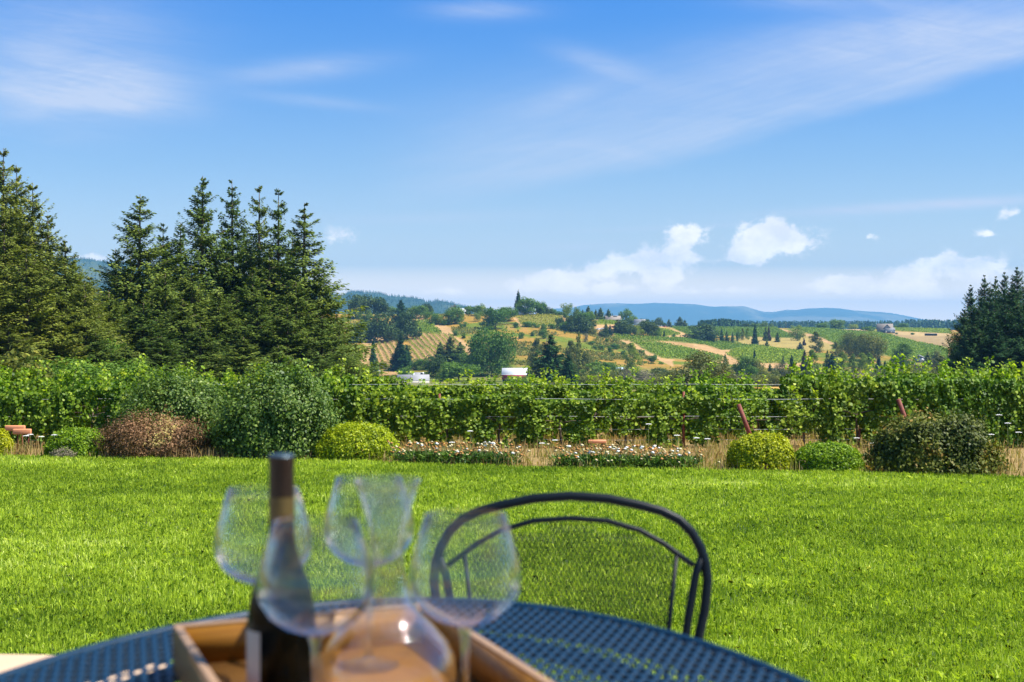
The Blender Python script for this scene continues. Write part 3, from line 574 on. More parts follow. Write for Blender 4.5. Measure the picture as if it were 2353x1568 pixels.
T(C3, """375 388 138 110 green;455 388 88 90 oakd;512 388 70 65 green;575 398 48 80 green;665 418 152 110 lime;645 425 60 40 bush;770 425 120 70 lime;775 395 92 60 fir;838 400 85 55 fir;900 432 138 100 fir;940 432 90 60 fir;982 418 108 62 fir;1035 432 138 100 fir;1122 425 136 95 fir;1145 432 98 16 cypress;1168 437 105 17 cypress;1191 372 48 10 cypress;
1310 440 160 125 green;1250 442 50 60 bush;1390 425 95 90 green;1462 412 55 50 lime;1485 408 72 60 oakd;1525 408 72 75 oakd;1575 442 42 90 bush;1510 455 50 60 bush;1665 452 92 115 oakd;1730 445 50 60 bush;1790 452 86 68 fir;1910 462 120 105 fir;1965 464 85 80 fir;1200 440 45 60 bush;
790 582 195 240 oakd;900 582 150 150 oakd;730 560 150 140 green;900 450 90 110 green;840 470 110 150 green;590 542 118 92 oakd;645 562 92 120 bush;410 552 62 62 bush;240 522 60 130 bush;110 532 62 52 bush;930 600 70 110 olbush;500 545 60 90 bush;330 530 50 90 bush;
1290 612 165 200 oakd;1240 600 120 110 oakd;1360 610 120 120 oakd;1440 622 115 110 lime;1560 632 175 170 oakd;1510 600 130 110 oakd;1640 632 120 90 green;1680 637 115 60 fir;1736 642 96 28 cypress;1842 646 52 42 bush;1095 602 115 82 fir;1140 612 110 65 blue;1070 637 92 92 oakd;
155 652 72 58 bush;283 627 52 36 bush;400 655 112 75 green;870 692 95 50 bare;1045 777 56 62 bush;1140 812 78 66 bush;1172 856 56 42 bush;1287 842 62 54 bush;1200 770 62 100 bush;1100 692 42 42 bush;1200 692 74 50 lime;1490 806 38 75 bush;1610 905 74 110 bush;910 905 80 65 olbush;1010 932 48 62 bush;1065 867 24 70 bush;930 715 40 90 bush;970 770 40 50 bush;1525 925 24 34 bush;1700 935 30 60 bush;1165 740 30 40 bush;540 600 30 30 bush;640 600 30 25 bush;300 580 20 20 bush;1290 720 30 50 bush;1000 650 24 24 bush;950 870 24 50 bush;
490 1190 575 430 fird;680 1200 370 250 fird;330 1150 360 200 olfir;330 1000 330 160 olive2;795 1010 435 120 olfir;710 1040 350 160 olpoplar;860 1010 250 110 olbush;980 1115 200 220 dkpoplar;1080 1100 180 120 dkpoplar;1130 1062 145 150 green;1390 1005 295 150 poplar;
1330 1170 190 180 bare;1530 1165 165 170 bare;1430 1105 110 110 green;850 1190 120 150 olbush;1170 1160 120 200 olbush;1000 1200 110 160 olbush;1240 1200 90 180 olbush;1420 1210 90 200 olbush;1630 1200 120 180 olbush;1680 1065 88 130 oakd;1600 1180 110 120 bare;2080 1245 425 560 oakb;1850 1240 170 220 oakb;1250 1240 60 160 bush;200 1200 130 150 green;80 1180 110 150 green;640 1230 120 200 olbush;480 1250 110 200 olbush""".replace('olive2', 'olpoplar'))
T(C3, """2160 680 182 345 dome""")
T(C4, """355 617 178 58 spire;420 627 150 65 fir;495 632 142 55 fir;565 607 142 46 green;620 597 146 42 olpoplar;680 590 150 42 dkpoplar;777 667 302 82 spire;910 602 175 70 fir;950 602 182 50 redfir;925 687 92 62 fir;1062 617 122 58 fir;1310 602 190 160 lime;1345 732 112 92 blue;1395 662 92 38 redfir;1545 755 255 150 olpoplar;
1800 802 180 110 olpoplar;1950 800 300 180 bigolive;2050 800 250 150 bigolive;2250 860 340 300 bigolive;2120 840 300 170 olpoplar;400 962 192 82 fir;620 1005 245 95 fir;770 888 185 58 spire;1130 892 102 45 fir;1240 1035 265 112 spire;1110 1065 185 190 oakb;1400 1030 295 110 redfir;1405 1010 280 90 fir;1500 1060 330 150 poplar;1750 1045 280 200 fird;1690 1000 280 110 olfir;1880 1025 270 120 poplar;2000 1015 235 100 poplar;2130 1015 250 120 poplar;2210 1010 245 120 poplar;2330 1025 215 85 blue;
680 1060 260 220 green;820 1070 225 190 olbush;740 1100 180 150 green;530 1060 155 120 poplar;965 992 102 62 fir;1010 1080 120 120 olbush;900 1120 140 160 olbush;1000 1180 130 170 olbush;1130 1180 125 160 olbush;1260 1180 130 170 olbush;1370 1170 140 150 olbush;1560 1170 170 130 olbush;1470 1180 110 120 bare;1790 1150 165 230 olbush;1680 1190 120 160 olbush;2060 1190 190 260 bare;1950 1200 120 160 olbush;2250 1180 150 200 olbush;620 1170 150 170 bare;520 1180 130 150 oakb;740 1190 130 170 oakb;850 1190 110 120 olbush;1640 430 90 150 green;1812 436 124 160 green;2016 446 64 110 lime;880 408 80 92 lime;985 406 58 42 lime;782 406 54 100 green;655 406 56 110 oakd;722 408 44 60 bush;2230 474 52 130 bush;330 400 30 60 bush;480 404 24 70 bush""")
T(C5, """330 838 42 100 bush;265 836 30 40 bush;690 812 60 90 green;620 812 36 60 bush;700 1240 255 190 dkpoplar;650 1240 200 120 oakd;950 1230 165 100 olfir;1040 1200 150 130 olbush;440 1310 185 92 blue;500 1300 140 80 fir;660 1330 110 210 olbush;900 1320 110 160 olbush;610 1240 60 90 bush;820 1260 60 100 olbush;620 880 18 30 bush;790 886 22 40 bush;
1320 1270 290 240 oakb;1240 1250 200 160 oakd;1080 1270 150 160 oakb;1570 1260 210 230 olbush;1500 1300 170 190 bare;1780 1110 250 200 oakb;1700 1260 170 170 olbush;1850 1260 260 200 olbush;1930 1200 300 150 oakb;1600 1330 140 200 olbush;1420 1330 130 180 oakb;1780 1340 150 180 bare;1930 1330 170 150 olbush;1180 1330 110 200 olbush;1020 1330 80 160 olbush""")

# near stands of firs: left stand, right stand
def firset(matn, seeds, size=.0140, **k): return [firmesh(s_, 42, 9, 125, size, matn, **k) for s_ in seeds]
PROTO['nfir'] = firset('fir', (201, 202, 203), Rm=.25, gap=.15, droop=.32, power=.95)
PROTO['nfirs'] = firset('fir', (211, 212), Rm=.23, gap=.35, droop=.38, power=.9, thin=.2)
PROTO['nfiry'] = firset('firy', (221, 222), Rm=.25, gap=.2, droop=.36, power=.9)
PROTO['nfird'] = firset('firdark', (231, 232), Rm=.26, gap=.05, droop=.15)
NAMES.update(nfir=('fir_tree', 'tall green fir'), nfirs=('fir_tree', 'tall sparse fir'), nfiry=('fir_tree', 'tall yellowish green fir'), nfird=('fir_tree', 'dense dark green fir'))
def stand(rows, wf=1.0):
    for x, ytop, Y, w, k in rows:
        w = w * wf
        X = (x - CX) / FPX * Y; z = float(tz(X, Y)); ztop = CZ - (ytop - HY) * Y / FPX
        make_tree(k, X, Y, z, ztop - z, w / FPX * Y, x, ytop)
stand([(8, 322, 95, 210, 'nfiry'), (38, 362, 98, 190, 'nfiry'), (-60, 340, 96, 260, 'nfiry'), (75, 405, 94, 220, 'nfiry'), (110, 480, 90, 240, 'nfiry'), (150, 540, 86, 240, 'nfiry'), (60, 560, 80, 260, 'nfiry'), (-30, 600, 78, 260, 'nfiry'), (195, 640, 84, 200, 'nfiry'),
  (322, 432, 106, 270, 'nfir'), (375, 500, 110, 190, 'nfir'), (265, 560, 108, 190, 'nfir'), (466, 388, 110, 230, 'nfir'), (415, 500, 113, 200, 'nfir'), (533, 397, 114, 190, 'nfirs'), (596, 410, 112, 200, 'nfirs'), (640, 418, 110, 200, 'nfirs'), (700, 452, 106, 250, 'nfirs'), (672, 520, 112, 200, 'nfirs'), (560, 500, 118, 200, 'nfir'),
  (735, 600, 104, 210, 'nfir'), (250, 660, 96, 240, 'nfir'), (330, 690, 92, 240, 'nfir'), (420, 680, 96, 260, 'nfir'), (500, 660, 98, 230, 'nfir'), (590, 690, 96, 250, 'nfir'), (660, 700, 94, 240, 'nfir'), (740, 720, 96, 190, 'nfir'), (780, 740, 100, 120, 'nfir'), (460, 740, 88, 200, 'nfir'), (560, 770, 86, 200, 'nfir'), (370, 770, 86, 200, 'nfir'), (640, 790, 84, 180, 'nfir'), (120, 720, 80, 240, 'nfiry'), (20, 740, 76, 260, 'nfiry'), (220, 760, 82, 200, 'nfir'), (290, 790, 80, 190, 'nfir'), (720, 800, 86, 150, 'nfir'), (440, 600, 104, 230, 'nfir'), (520, 570, 112, 220, 'nfir'), (620, 560, 108, 220, 'nfir'), (300, 580, 104, 220, 'nfir'), (180, 620, 92, 230, 'nfiry'), (680, 640, 100, 230, 'nfir'), (380, 620, 100, 220, 'nfir'), (580, 620, 102, 230, 'nfir'), (100, 600, 88, 260, 'nfiry'), (10, 500, 90, 260, 'nfiry'), (172, 585, 94, 190, 'nfiry'), (205, 625, 98, 170, 'nfiry'), (232, 668, 100, 180, 'nfir')], 1.25)
stand([(2231, 648, 190, 100, 'nfird'), (2262, 625, 196, 120, 'nfird'), (2288, 628, 204, 110, 'nfird'), (2308, 616, 200, 100, 'nfird'), (2337, 604, 195, 130, 'nfird'), (2370, 590, 196, 130, 'nfird'), (2215, 700, 188, 90, 'nfird'), (2250, 700, 184, 130, 'nfird'), (2310, 690, 182, 140, 'nfird'), (2400, 640, 186, 150, 'nfird'), (2440, 600, 196, 150, 'nfird'), (2275, 660, 188, 130, 'nfird'), (2325, 650, 188, 140, 'nfird'), (2240, 740, 180, 120, 'nfird'), (2290, 740, 178, 130, 'nfird'), (2345, 700, 180, 140, 'nfird')], 1.25)
for x_, yt, Y_, w_, kd in [(215, 780, 84, 150, 'biggreen'), (150, 822, 70, 170, 'biggreen'), (250, 828, 74, 160, 'biggreen'), (45, 800, 66, 150, 'olbush'), (790, 790, 108, 90, 'olbush')]:
    X_ = (x_ - CX) / FPX * Y_; z_ = float(tz(X_, Y_)); make_tree(kd, X_, Y_, z_, CZ - (yt - HY) * Y_ / FPX - z_, w_ / FPX * Y_, x_, yt)

# labels of the trees: look, then the nearest thing one can find, then the place among its like
LM = [(905, 735, 'left of the white hilltop barn'), (1050, 716, 'beside the white hilltop barn'), (960, 800, 'around the striped vine rows'), (930, 868, 'behind the long pale shed'), (1185, 862, 'beside the red open barn'), (1195, 700, 'on the ridge by the spire conifer'), (1270, 765, 'on the slope above the red barn'), (1400, 790, 'on the golden slope at centre'), (1300, 860, 'below the golden slope'), (1410, 722, 'by the hilltop house'), (1470, 765, 'below the hilltop house'), (1530, 725, 'on the ridge right of the house'), (1560, 850, 'below the wedge vineyard'), (1640, 760, 'by the diagonal farm track'), (1755, 780, 'on the mown field'), (1720, 850, 'below the large vineyard block'), (1880, 850, 'in the valley right of centre'), (1980, 800, 'below the gabled farmhouse'), (2010, 745, 'by the gabled farmhouse'), (1930, 738, 'on the flat horizon'), (1770, 742, 'on the far field edge'), (2110, 815, 'by the grey garage'), (2250, 830, 'under the right fir stand'), (2260, 650, 'in the stand at the right edge'), (80, 500, 'in the stand at the left edge'), (460, 560, 'in the left stand'), (680, 560, 'at the right end of the left stand')]
ORD = ['leftmost', 'second from left', 'third from left', 'fourth from left', 'fifth from left', 'sixth from left', 'seventh from left', 'eighth from left', 'ninth from left', 'tenth from left'] + [w + ' from left' for w in ('eleventh', 'twelfth', 'thirteenth', 'fourteenth', 'fifteenth', 'sixteenth', 'seventeenth', 'eighteenth', 'nineteenth', 'twentieth')]
grp = {}
for t, kind, x, y in TREES:
    ph = min(LM, key=lambda l: (l[0] - x) ** 2 + ((l[1] - y) * 1.3) ** 2)[2]
    grp.setdefault((NAMES[kind][1], ph), []).append((x, t, kind))
for (d, ph), l in grp.items():
    l.sort(key=lambda q: q[0])
    for i, (x, t, kind) in enumerate(l):
        nm = NAMES[kind][0]
        tag(t, f'{d} {ph}' + (f', {ORD[i]} of {len(l)}' if len(l) > 1 else ''), CATS.get(nm, 'tree'), {'fir_tree': 'firs', 'oak_tree': 'oaks', 'poplar_tree': 'poplars', 'broadleaf_tree': 'broadleaf trees', 'cypress_tree': 'cypresses'}.get(nm, 'bushes') + ' on the land behind the vines')

# far woods: conifers too many and too small to count
def wood(name, pts, hs, matn, seed, label):
    r = np.random.default_rng(seed); P = []; N = []; L = []
    for (X, Y, Z), h in zip(pts, hs):
        k = 26; t_ = r.random(k); a_ = r.random(k) * 6.28; rr = h * .24 * (1 - t_) * r.uniform(.5, 1.1, k)
        P.append(np.c_[X + np.cos(a_) * rr, Y + np.sin(a_) * rr, Z + h * t_ * .97]); N.append(np.c_[np.cos(a_), np.sin(a_), np.full(k, .6)] + r.normal(size=(k, 3)) * .3); L.append(h * (.42 - .24 * t_))
    P = np.concatenate(P); N = np.concatenate(N); L = np.concatenate(L)
    o = obj(name, leafmesh(name, P, N, L, L * .6, M[matn], r)); tag(o, label, 'woodland', kind='stuff')
def ridge_pts(h, i0, i1, n, seed):
    r = np.random.default_rng(seed); Xg, Yg, Z = h; ii = r.integers(i0, i1, n); jj = r.integers(0, Xg.shape[1], n)
    return np.c_[Xg[ii, jj], Yg[ii, jj], Z[ii, jj] - 1]
r_ = np.random.default_rng(5)
pts = ridge_pts(hL, 8, 41, 5200, 1); wood('wooded_hillside_trees', pts, r_.uniform(7, 13, len(pts)), 'firdark', 2, 'blue hazy conifer forest covering the hill behind the left ridge')
q = []
for x_, yb, Y_, n_, sp in [(1655, 752, 1700, 120, 46), (1640, 752, 1650, 60, 36)]:
    for i in range(n_): 
        Yq = Y_ + r_.uniform(-40, 60); xq = x_ + r_.uniform(-sp, sp); q.append(((xq - CX) / FPX * Yq, Yq, float(tz((xq - CX) / FPX * Yq, Yq))))
hs_ = []
for p_ in q:
    xq = CX + FPX * p_[0] / p_[1]; top = 731 + abs(xq - 1655) * .09 + r_.uniform(0, 4); hs_.append(max(6, CZ - (top - HY) * p_[1] / FPX - p_[2]))
wood('ridge_conifer_wood', q, hs_, 'firdark', 3, 'dark conifer wood on the skyline behind the upper vineyard')
q = []; hs_ = []
for i in range(1500):
    Yq = r_.uniform(2300, 3600); xq = r_.uniform(1700, 2420); X_ = (xq - CX) / FPX * Yq; Z_ = float(tz(X_, Yq)); q.append((X_, Yq, Z_)); hs_.append(max(5, CZ - (741 + r_.uniform(-5, 4) - HY - (3 if xq > 2080 else 0)) * Yq / FPX - Z_))
wood('far_plain_wood', q, hs_, 'firdark', 4, 'hazy blue line of trees on the plain before the mountains')

# ------------------------------------------------------------------ vineyards on the hillside
def block(P, ang, step=2.4, along=1.1, seed=0):
    xs, ys = P[:, 0], P[:, 1]; pts = [hit(x, y) for x, y in zip(xs, ys)]
    X0, X1 = min(p[0] for p in pts) - 20, max(p[0] for p in pts) + 20; Y0, Y1 = min(p[1] for p in pts) - 20, max(p[1] for p in pts) + 20
    cx_, cy_ = (X0 + X1) / 2, (Y0 + Y1) / 2; D = math.hypot(X1 - X0, Y1 - Y0) / 2
    r = np.random.default_rng(seed); a_ = R(ang); d = np.array([math.cos(a_), math.sin(a_)]); n_ = np.array([-d[1], d[0]])
    u = np.arange(-D, D, step); v = np.arange(-D, D, along); Ug, Vg = np.meshgrid(u, v, indexing='ij'); rowid = np.broadcast_to(np.arange(len(u))[:, None], Ug.shape)
    X = cx_ + n_[0] * Ug + d[0] * Vg + r.normal(size=Ug.shape) * .12; Y = cy_ + n_[1] * Ug + d[1] * Vg + r.normal(size=Ug.shape) * .12
    Z = tz(X, Y); xv_, yv_ = proj(X, Y, Z); m_ = inside(P, xv_, yv_)
    return X[m_], Y[m_], Z[m_], rowid[m_], d, n_
for k_, (P, ang, mt, lb) in FIELDS.items():
    X, Y, Z, rid, d, n_ = block(P, ang, 2.6, 1.3, 3)
    r = np.random.default_rng(9); rep = 3; n0 = len(X)
    X = np.repeat(X, rep); Y = np.repeat(Y, rep); Z = np.repeat(Z, rep); n = len(X)
    pz = Z + r.uniform(.3, 1.9, n); P3 = np.c_[X + r.normal(size=n) * .25, Y + r.normal(size=n) * .25, pz]
    N = np.c_[n_[0] * r.choice([-1, 1], n), n_[1] * r.choice([-1, 1], n), r.uniform(.2, 1.6, n)] + r.normal(size=(n, 3)) * .35
    o = obj('vineyard_rows', leafmesh('vineyard_rows', P3, N, r.uniform(.8, 1.5, n), r.uniform(.6, 1.1, n), M[mt], r)); tag(o, lb, 'vineyard', 'vineyard blocks on the hillside', 'stuff')
def rows(P, ang, step, group, labfmt, seed, bend=0, mt='field'):
    X, Y, Z, rid, d, n_ = block(P, ang, step, .9, seed); r = np.random.default_rng(seed)
    ids = sorted(set(rid.tolist())); out_ = []
    for i in ids:
        m_ = rid == i
        if m_.sum() < 8: continue
        x, y, z = X[m_], Y[m_], Z[m_]; out_.append((float((x / y).mean()), x, y, z))
    out_.sort(key=lambda q: q[0])
    for i, (_, x, y, z) in enumerate(out_):
        rep = 4; x = np.repeat(x, rep); y = np.repeat(y, rep); z = np.repeat(z, rep); n = len(x); x0, y0 = float(x.mean()), float(y.mean()); z0 = float(tz(x0, y0))
        P3 = np.c_[x + r.normal(size=n) * .22 - x0, y + r.normal(size=n) * .3 - y0, z + r.uniform(.2, 1.7, n) - z0]
        N = np.c_[n_[0] * r.choice([-1, 1], n), n_[1] * r.choice([-1, 1], n), r.uniform(.2, 1.2, n)] + r.normal(size=(n, 3)) * .3
        o = obj('vine_row', leafmesh('vine_row', P3, N, r.uniform(.5, .9, n), r.uniform(.4, .8, n), M[mt], r), loc=(x0, y0, z0))
        nm = ['leftmost', 'second', 'third', 'fourth', 'fifth', 'sixth', 'seventh', 'eighth', 'ninth', 'tenth', 'eleventh', 'twelfth', 'thirteenth', 'fourteenth', 'fifteenth', 'sixteenth', 'seventeenth', 'eighteenth', 'nineteenth', 'twentieth', 'twenty-first', 'twenty-second', 'twenty-third', 'twenty-fourth', 'twenty-fifth', 'twenty-sixth', 'twenty-seventh', 'twenty-eighth', 'twenty-ninth', 'thirtieth'] + [f'{n}th' for n in range(31, 80)]
        tag(o, labfmt.format(nm[i] + (' row' if i == 0 else ' row from left')), 'vine row', group)
rows(PAINT[0][0], 99, 3.6, 'vine rows striping the tan slope', 'young green vine row striping the tan slope, {}', 5)
rows(PAINT[1][0], 99, 3.6, 'vine rows of the small lower plot', 'young vine row in the small plot left of the dark firs, {}', 6, mt='fieldy')

r = np.random.default_rng(88); n = 60000; Yt = r.uniform(560, 1120, n); Xt = (r.uniform(850, 1760, n) - CX) / FPX * Yt; Zt = tz(Xt, Yt); xq, yq = proj(Xt, Yt, Zt)
k = (fbm(Xt / 22, Yt / 30, 71, 3) > .50 + .06 * r.random(n)) & (yq > 724)
for P_, c_ in PAINT: k &= ~inside(P_, xq, yq)
for P_, a_, mm, lb in FIELDS.values(): k &= ~inside(P_, xq, yq)
Xt, Yt, Zt = Xt[k], Yt[k], Zt[k]; n = len(Xt); rp = 3; Xt, Yt, Zt = [np.repeat(q_, rp) for q_ in (Xt, Yt, Zt)]; n *= rp
o = obj('hillside_scrub', leafmesh('hillside_scrub', np.c_[Xt + r.normal(size=n) * .5, Yt + r.normal(size=n) * .5, Zt + r.random(n) * .9], np.c_[r.normal(size=(n, 2)) * .7, r.random(n) + .3], r.uniform(.6, 1.6, n), r.uniform(.5, 1.2, n), M['olive'], r)); tag(o, 'low green scrub and weeds dotted over the golden slope', 'scrub', kind='stuff')
P3 = []; NN = []; LL = []
for i in range(420):
    Y_ = r.uniform(420, 640); xq_ = r.uniform(1230, 2420); X_ = (xq_ - CX) / FPX * Y_; Z_ = float(tz(X_, Y_)); xx_, yy_ = proj(X_, Y_, Z_)
    if any(inside(P_, np.array([xx_]), np.array([yy_]))[0] for P_, c_ in PAINT): continue
    rr = r.uniform(2, 5); hh = r.uniform(1.5, 4.5); k = 90; d = sph(k, r); P3.append(np.c_[X_ + d[:, 0] * rr, Y_ + d[:, 1] * rr, Z_ + np.abs(d[:, 2]) * hh]); NN.append(d + r.normal(size=(k, 3)) * .5); LL.append(r.uniform(.5, 1.1, k))
P3 = np.concatenate(P3); NN = np.concatenate(NN); LL = np.concatenate(LL)
o = obj('valley_thicket', leafmesh('valley_thicket', P3, NN, LL, LL * .8, M['olive'], r)); tag(o, 'olive green thicket filling the valley floor behind the vines', 'thicket', kind='stuff')
# ------------------------------------------------------------------ farm buildings
def house(name, label, cat, vx, vy, w, d, h, rh, wallm, roofm, rz=0, over_=.5, wins=(), doors=(), open_front=False, ridge='x', ymin=500):
    X, Y, Z = hit(vx, vy, ymin); t = empty(name, (X, Y, Z - .3), rz); tag(t, label, cat)
    h += .3
    if not open_front:
        b = MB(); b.box((0, 0, h / 2), (w, d, h)); b.build('wall', M[wallm], t)
        if ridge == 'x': g = [(-w / 2, -d / 2, h), (-w / 2, d / 2, h), (-w / 2, 0, h + rh)], [(w / 2, -d / 2, h), (w / 2, d / 2, h), (w / 2, 0, h + rh)]
        else: g = [(-w / 2, -d / 2, h), (w / 2, -d / 2, h), (0, -d / 2, h + rh)], [(-w / 2, d / 2, h), (w / 2, d / 2, h), (0, d / 2, h + rh)]
        b = MB()
        b.add(g[0] + g[1], [[0, 1, 2], [3, 5, 4], [0, 2, 5, 3], [1, 4, 5, 2]]); b.build('gable', M[wallm], t)
    else:
        for sx in (-1, -.34, .34, 1):
            b = MB(); b.box((sx * (w / 2 - .2), -d / 2 + .2, h / 2), (.3, .3, h)); b.build('post', M['wwall'], t)
        b = MB(); b.box((0, d / 2, h / 2), (w, .3, h)); b.box((-w / 2 + .15, .3, h / 2), (.28, d - .8, h)); b.build('wall', M['dark'], t)  # walls near black: the shade of the open interior is put into their colour
        b = MB(); b.box((0, -d / 2 - .02, h - 1.0), (w, .12, 1.9)); b.build('fascia', M[wallm], t)
    o_2 = over_; th = .25
    b = MB(); sl_ = rh / ((d if ridge == 'x' else w) / 2)
    for s_ in (-1, 1):
        if ridge == 'x':
            y0 = s_ * (d / 2 + o_2); z0 = h - sl_ * o_2 + .03; x = w / 2 + o_2
            v = [(-x, y0, z0), (x, y0, z0), (x, 0, h + rh + .03), (-x, 0, h + rh + .03)]
        else:
            x0 = s_ * (w / 2 + o_2); z0 = h - sl_ * o_2 + .03; y = d / 2 + o_2
            v = [(x0, -y, z0), (x0, y, z0), (0, y, h + rh + .03), (0, -y, h + rh + .03)]
        b.add(v + [(p_[0], p_[1], p_[2] + th) for p_ in v], [[0, 1, 2, 3], [4, 5, 6, 7], [0, 1, 5, 4], [1, 2, 6, 5], [3, 0, 4, 7]])
    b.build('roof', M[roofm], t)
    for (x, z, ww, hh) in wins:
        f = MB(); f.box((x, -d / 2 - .05, z), (ww + .3, .08, hh + .3)); f = f.build('window', M['wwall'], t)
        g_ = MB(); g_.box((x, -d / 2 - .11, z), (ww, .04, hh)); g_.build('pane', M['pane'], f)
    for (x, ww, hh) in doors:
        f = MB(); f.box((x, -d / 2 - .06, hh / 2 + .3), (ww, .1, hh)); f.build('door', M['wwall'], t)
    return t
PXM = lambda vx, vy, n: n / FPX * hit(vx, vy, 500)[1]
k_ = PXM(1183, 876, 1); house('open_barn', 'open-sided barn with bright white roof and dark red fascia', 'barn', 1183, 877, 57 * k_, 30 * k_, 16 * k_, 13 * k_, 'redwall', 'wroof', R(-4), .12, open_front=True)
k_ = PXM(950, 890, 1); house('long_shed', 'long low shed with pale metal roof and pinkish eaves', 'shed', 950, 891, 72 * k_, 26 * k_, 7 * k_, 11 * k_, 'cwall', 'groof', R(6), .12, open_front=True)
k_ = PXM(950, 866, 1); house('blue_house', 'pale blue house with grey roof behind the long shed', 'house', 952, 868, 40 * k_, 14 * k_, 6 * k_, 4 * k_, 'lbwall', 'groof', R(-10), .5, wins=[(4, 2, 1.2, 1.2), (-3, 2, 1.2, 1.2)], doors=[(0, 1, 2)])
k_ = PXM(870, 858, 1); house('small_white_shed', 'tiny white shed left of the blue house', 'shed', 869, 860, 9 * k_, 7 * k_, 3.5 * k_, 2.5 * k_, 'wwall', 'wroof', R(20), .2, doors=[(0, .9, 1.8)])
k_ = PXM(1052, 723, 1); t_ = house('white_barn', 'white barn with low grey-white roof on the left ridge', 'barn', 1052, 722.4, 38 * k_, 12 * k_, 8 * k_, 5 * k_, 'wwall', 'wroof', R(15), .5, wins=[(3, 1.6, 1, 1), (-3, 1.6, 1, 1)], ridge='x')
b = MB(); b.box((-1, 0, 11 * k_ + .6), (3.2, 2, 1.6)); b.build('cupola', M['wwall'], t_)
k_ = PXM(1115, 721, 1); house('small_grey_shed', 'small grey-white shed on the ridge right of the white barn', 'shed', 1117, 722, 10 * k_, 6 * k_, 3 * k_, 2.2 * k_, 'wwall', 'wroof', 0, .3)
k_ = PXM(1195, 723, 1); house('ridge_shed', 'low shed with white roof under the spire conifer', 'shed', 1203, 724, 22 * k_, 10 * k_, 3.5 * k_, 4 * k_, 'cwall', 'wroof', R(20), .4)
k_ = PXM(1405, 733, 1); t_ = house('hilltop_house', 'cream hilltop house with hipped taupe roof and cypresses in front', 'house', 1407, 733.6, 34 * k_, 20 * k_, 7 * k_, 7 * k_, 'cwall', 'troof', R(8), .8, wins=[(-4, 2.0, 1.5, 1.6), (3.5, 2.0, 1.5, 1.6), (0, 2, 1.2, 1.6)], doors=[(-1.8, 1.1, 2.2)])
b = MB(); b.box((2.5, 0, 14.5 * k_), (9 * k_, 9 * k_, 3.5 * k_)); b.build('upper_roof', M['droof'], t_, bevel=.6)
k_ = PXM(1472, 742, 1); house('tasting_barn', 'pale grey roofed building half hidden by dark oaks', 'building', 1470, 749, 22 * k_, 12 * k_, 7 * k_, 6 * k_, 'lbwall', 'groof', R(-15), .5)
k_ = PXM(1425, 850, 1); house('teal_shed', 'low shed with pale teal roof among the grey bushes', 'shed', 1420, 853, 26 * k_, 14 * k_, 3 * k_, 4 * k_, 'lbwall', 'lbwall', R(-25), .4)
k_ = PXM(2112, 832, 1); t_ = house('grey_garage', 'grey gabled garage beside the dark willow', 'garage', 2112, 833, 28 * k_, 22 * k_, 9 * k_, 7 * k_, 'bwall', 'sroof', R(-20), .5, doors=[(2, 3, 2.6)], ridge='y')
k_ = PXM(2035, 765, 1); t_ = house('gabled_farmhouse', 'blue-grey farmhouse with big taupe gables on the right plain', 'house', 2033, 765, 33 * k_, 22 * k_, 9 * k_, 11 * k_, 'bwall', 'troof', R(-12), .7, wins=[(-12 * k_, 3.2, 1.2, 1.6)])
gx = MB(); gw, gd, gh = 19 * k_, 10 * k_, 10 * k_
h0 = 9 * k_ + .3; cxg = 4 * k_; yf = -11 * k_ - 1.0
gx.add([(cxg - gw / 2, yf, h0), (cxg + gw / 2, yf, h0), (cxg, yf, h0 + gh), (cxg - gw / 2, 0, h0), (cxg + gw / 2, 0, h0), (cxg, 0, h0 + gh)], [[0, 1, 2], [3, 5, 4]]); gx.build('dormer_gable', M['bwall'], t_)
rx = MB(); v = [(cxg - gw / 2 - .6, yf - .7, h0 - .6), (cxg, yf - .7, h0 + gh + .15), (cxg + gw / 2 + .6, yf - .7, h0 - .6), (cxg - gw / 2 - .6, 0, h0 - .6), (cxg, 0, h0 + gh + .15), (cxg + gw / 2 + .6, 0, h0 - .6)]
rx.add(v + [(a_, b_, c_ + .35) for a_, b_, c_ in v], [[0, 1, 4, 3], [1, 2, 5, 4], [6, 7, 10, 9], [7, 8, 11, 10], [0, 1, 7, 6], [1, 2, 8, 7]]); rx.build('dormer_roof', M['troof'], t_)
w_ = MB(); w_.lathe([(0, 0), (1.3, 0)], 24, (0, 0, 0)); w_.v = [(cxg + x, yf - .06, h0 + gh * .34 + y) for x, y, z in w_.v]; wf = w_.build('window', M['wwall'], t_)
w_ = MB(); w_.box((cxg, yf - .12, h0 + gh * .34), (1.1, .05, 1.7)); w_.build('pane', M['pane'], wf)
b = MB(); aw, ad, ah = 22 * k_, 9 * k_, 7.5 * k_; cxa = 10 * k_; ya = -11 * k_ - ad / 2 - .1
b.box((cxa, ya, ah / 2), (aw, ad, ah)); b.build('porch_wall', M['bwall'], t_)
b = MB(); v = [(cxa - aw / 2 - .5, ya - ad / 2 - .6, ah + .1), (cxa + aw / 2 + .5, ya - ad / 2 - .6, ah + .1), (cxa + aw / 2 - .5, ya + ad / 2, ah + 4.5 * k_), (cxa - aw / 2 + .5, ya + ad / 2, ah + 4.5 * k_)]
b.add(v + [(x, y, z + .3) for x, y, z in v], [[0, 1, 2, 3], [4, 5, 6, 7], [0, 1, 5, 4], [1, 2, 6, 5], [3, 0, 4, 7]]); b.build('porch_roof', M['sroof'], t_)
for sx in (-8.5, 3): 
    b = MB(); b.box((cxa + sx * k_, ya - ad / 2 - .05, ah * .45), (1.6, .1, ah * .85)); b.build('door', M['wwall'], t_)
X, Y, Z = hit(2139, 772); t_ = empty('stone_shelter', (X, Y, Z)); tag(t_, 'long low dark shelter standing in the brown field', 'shelter')
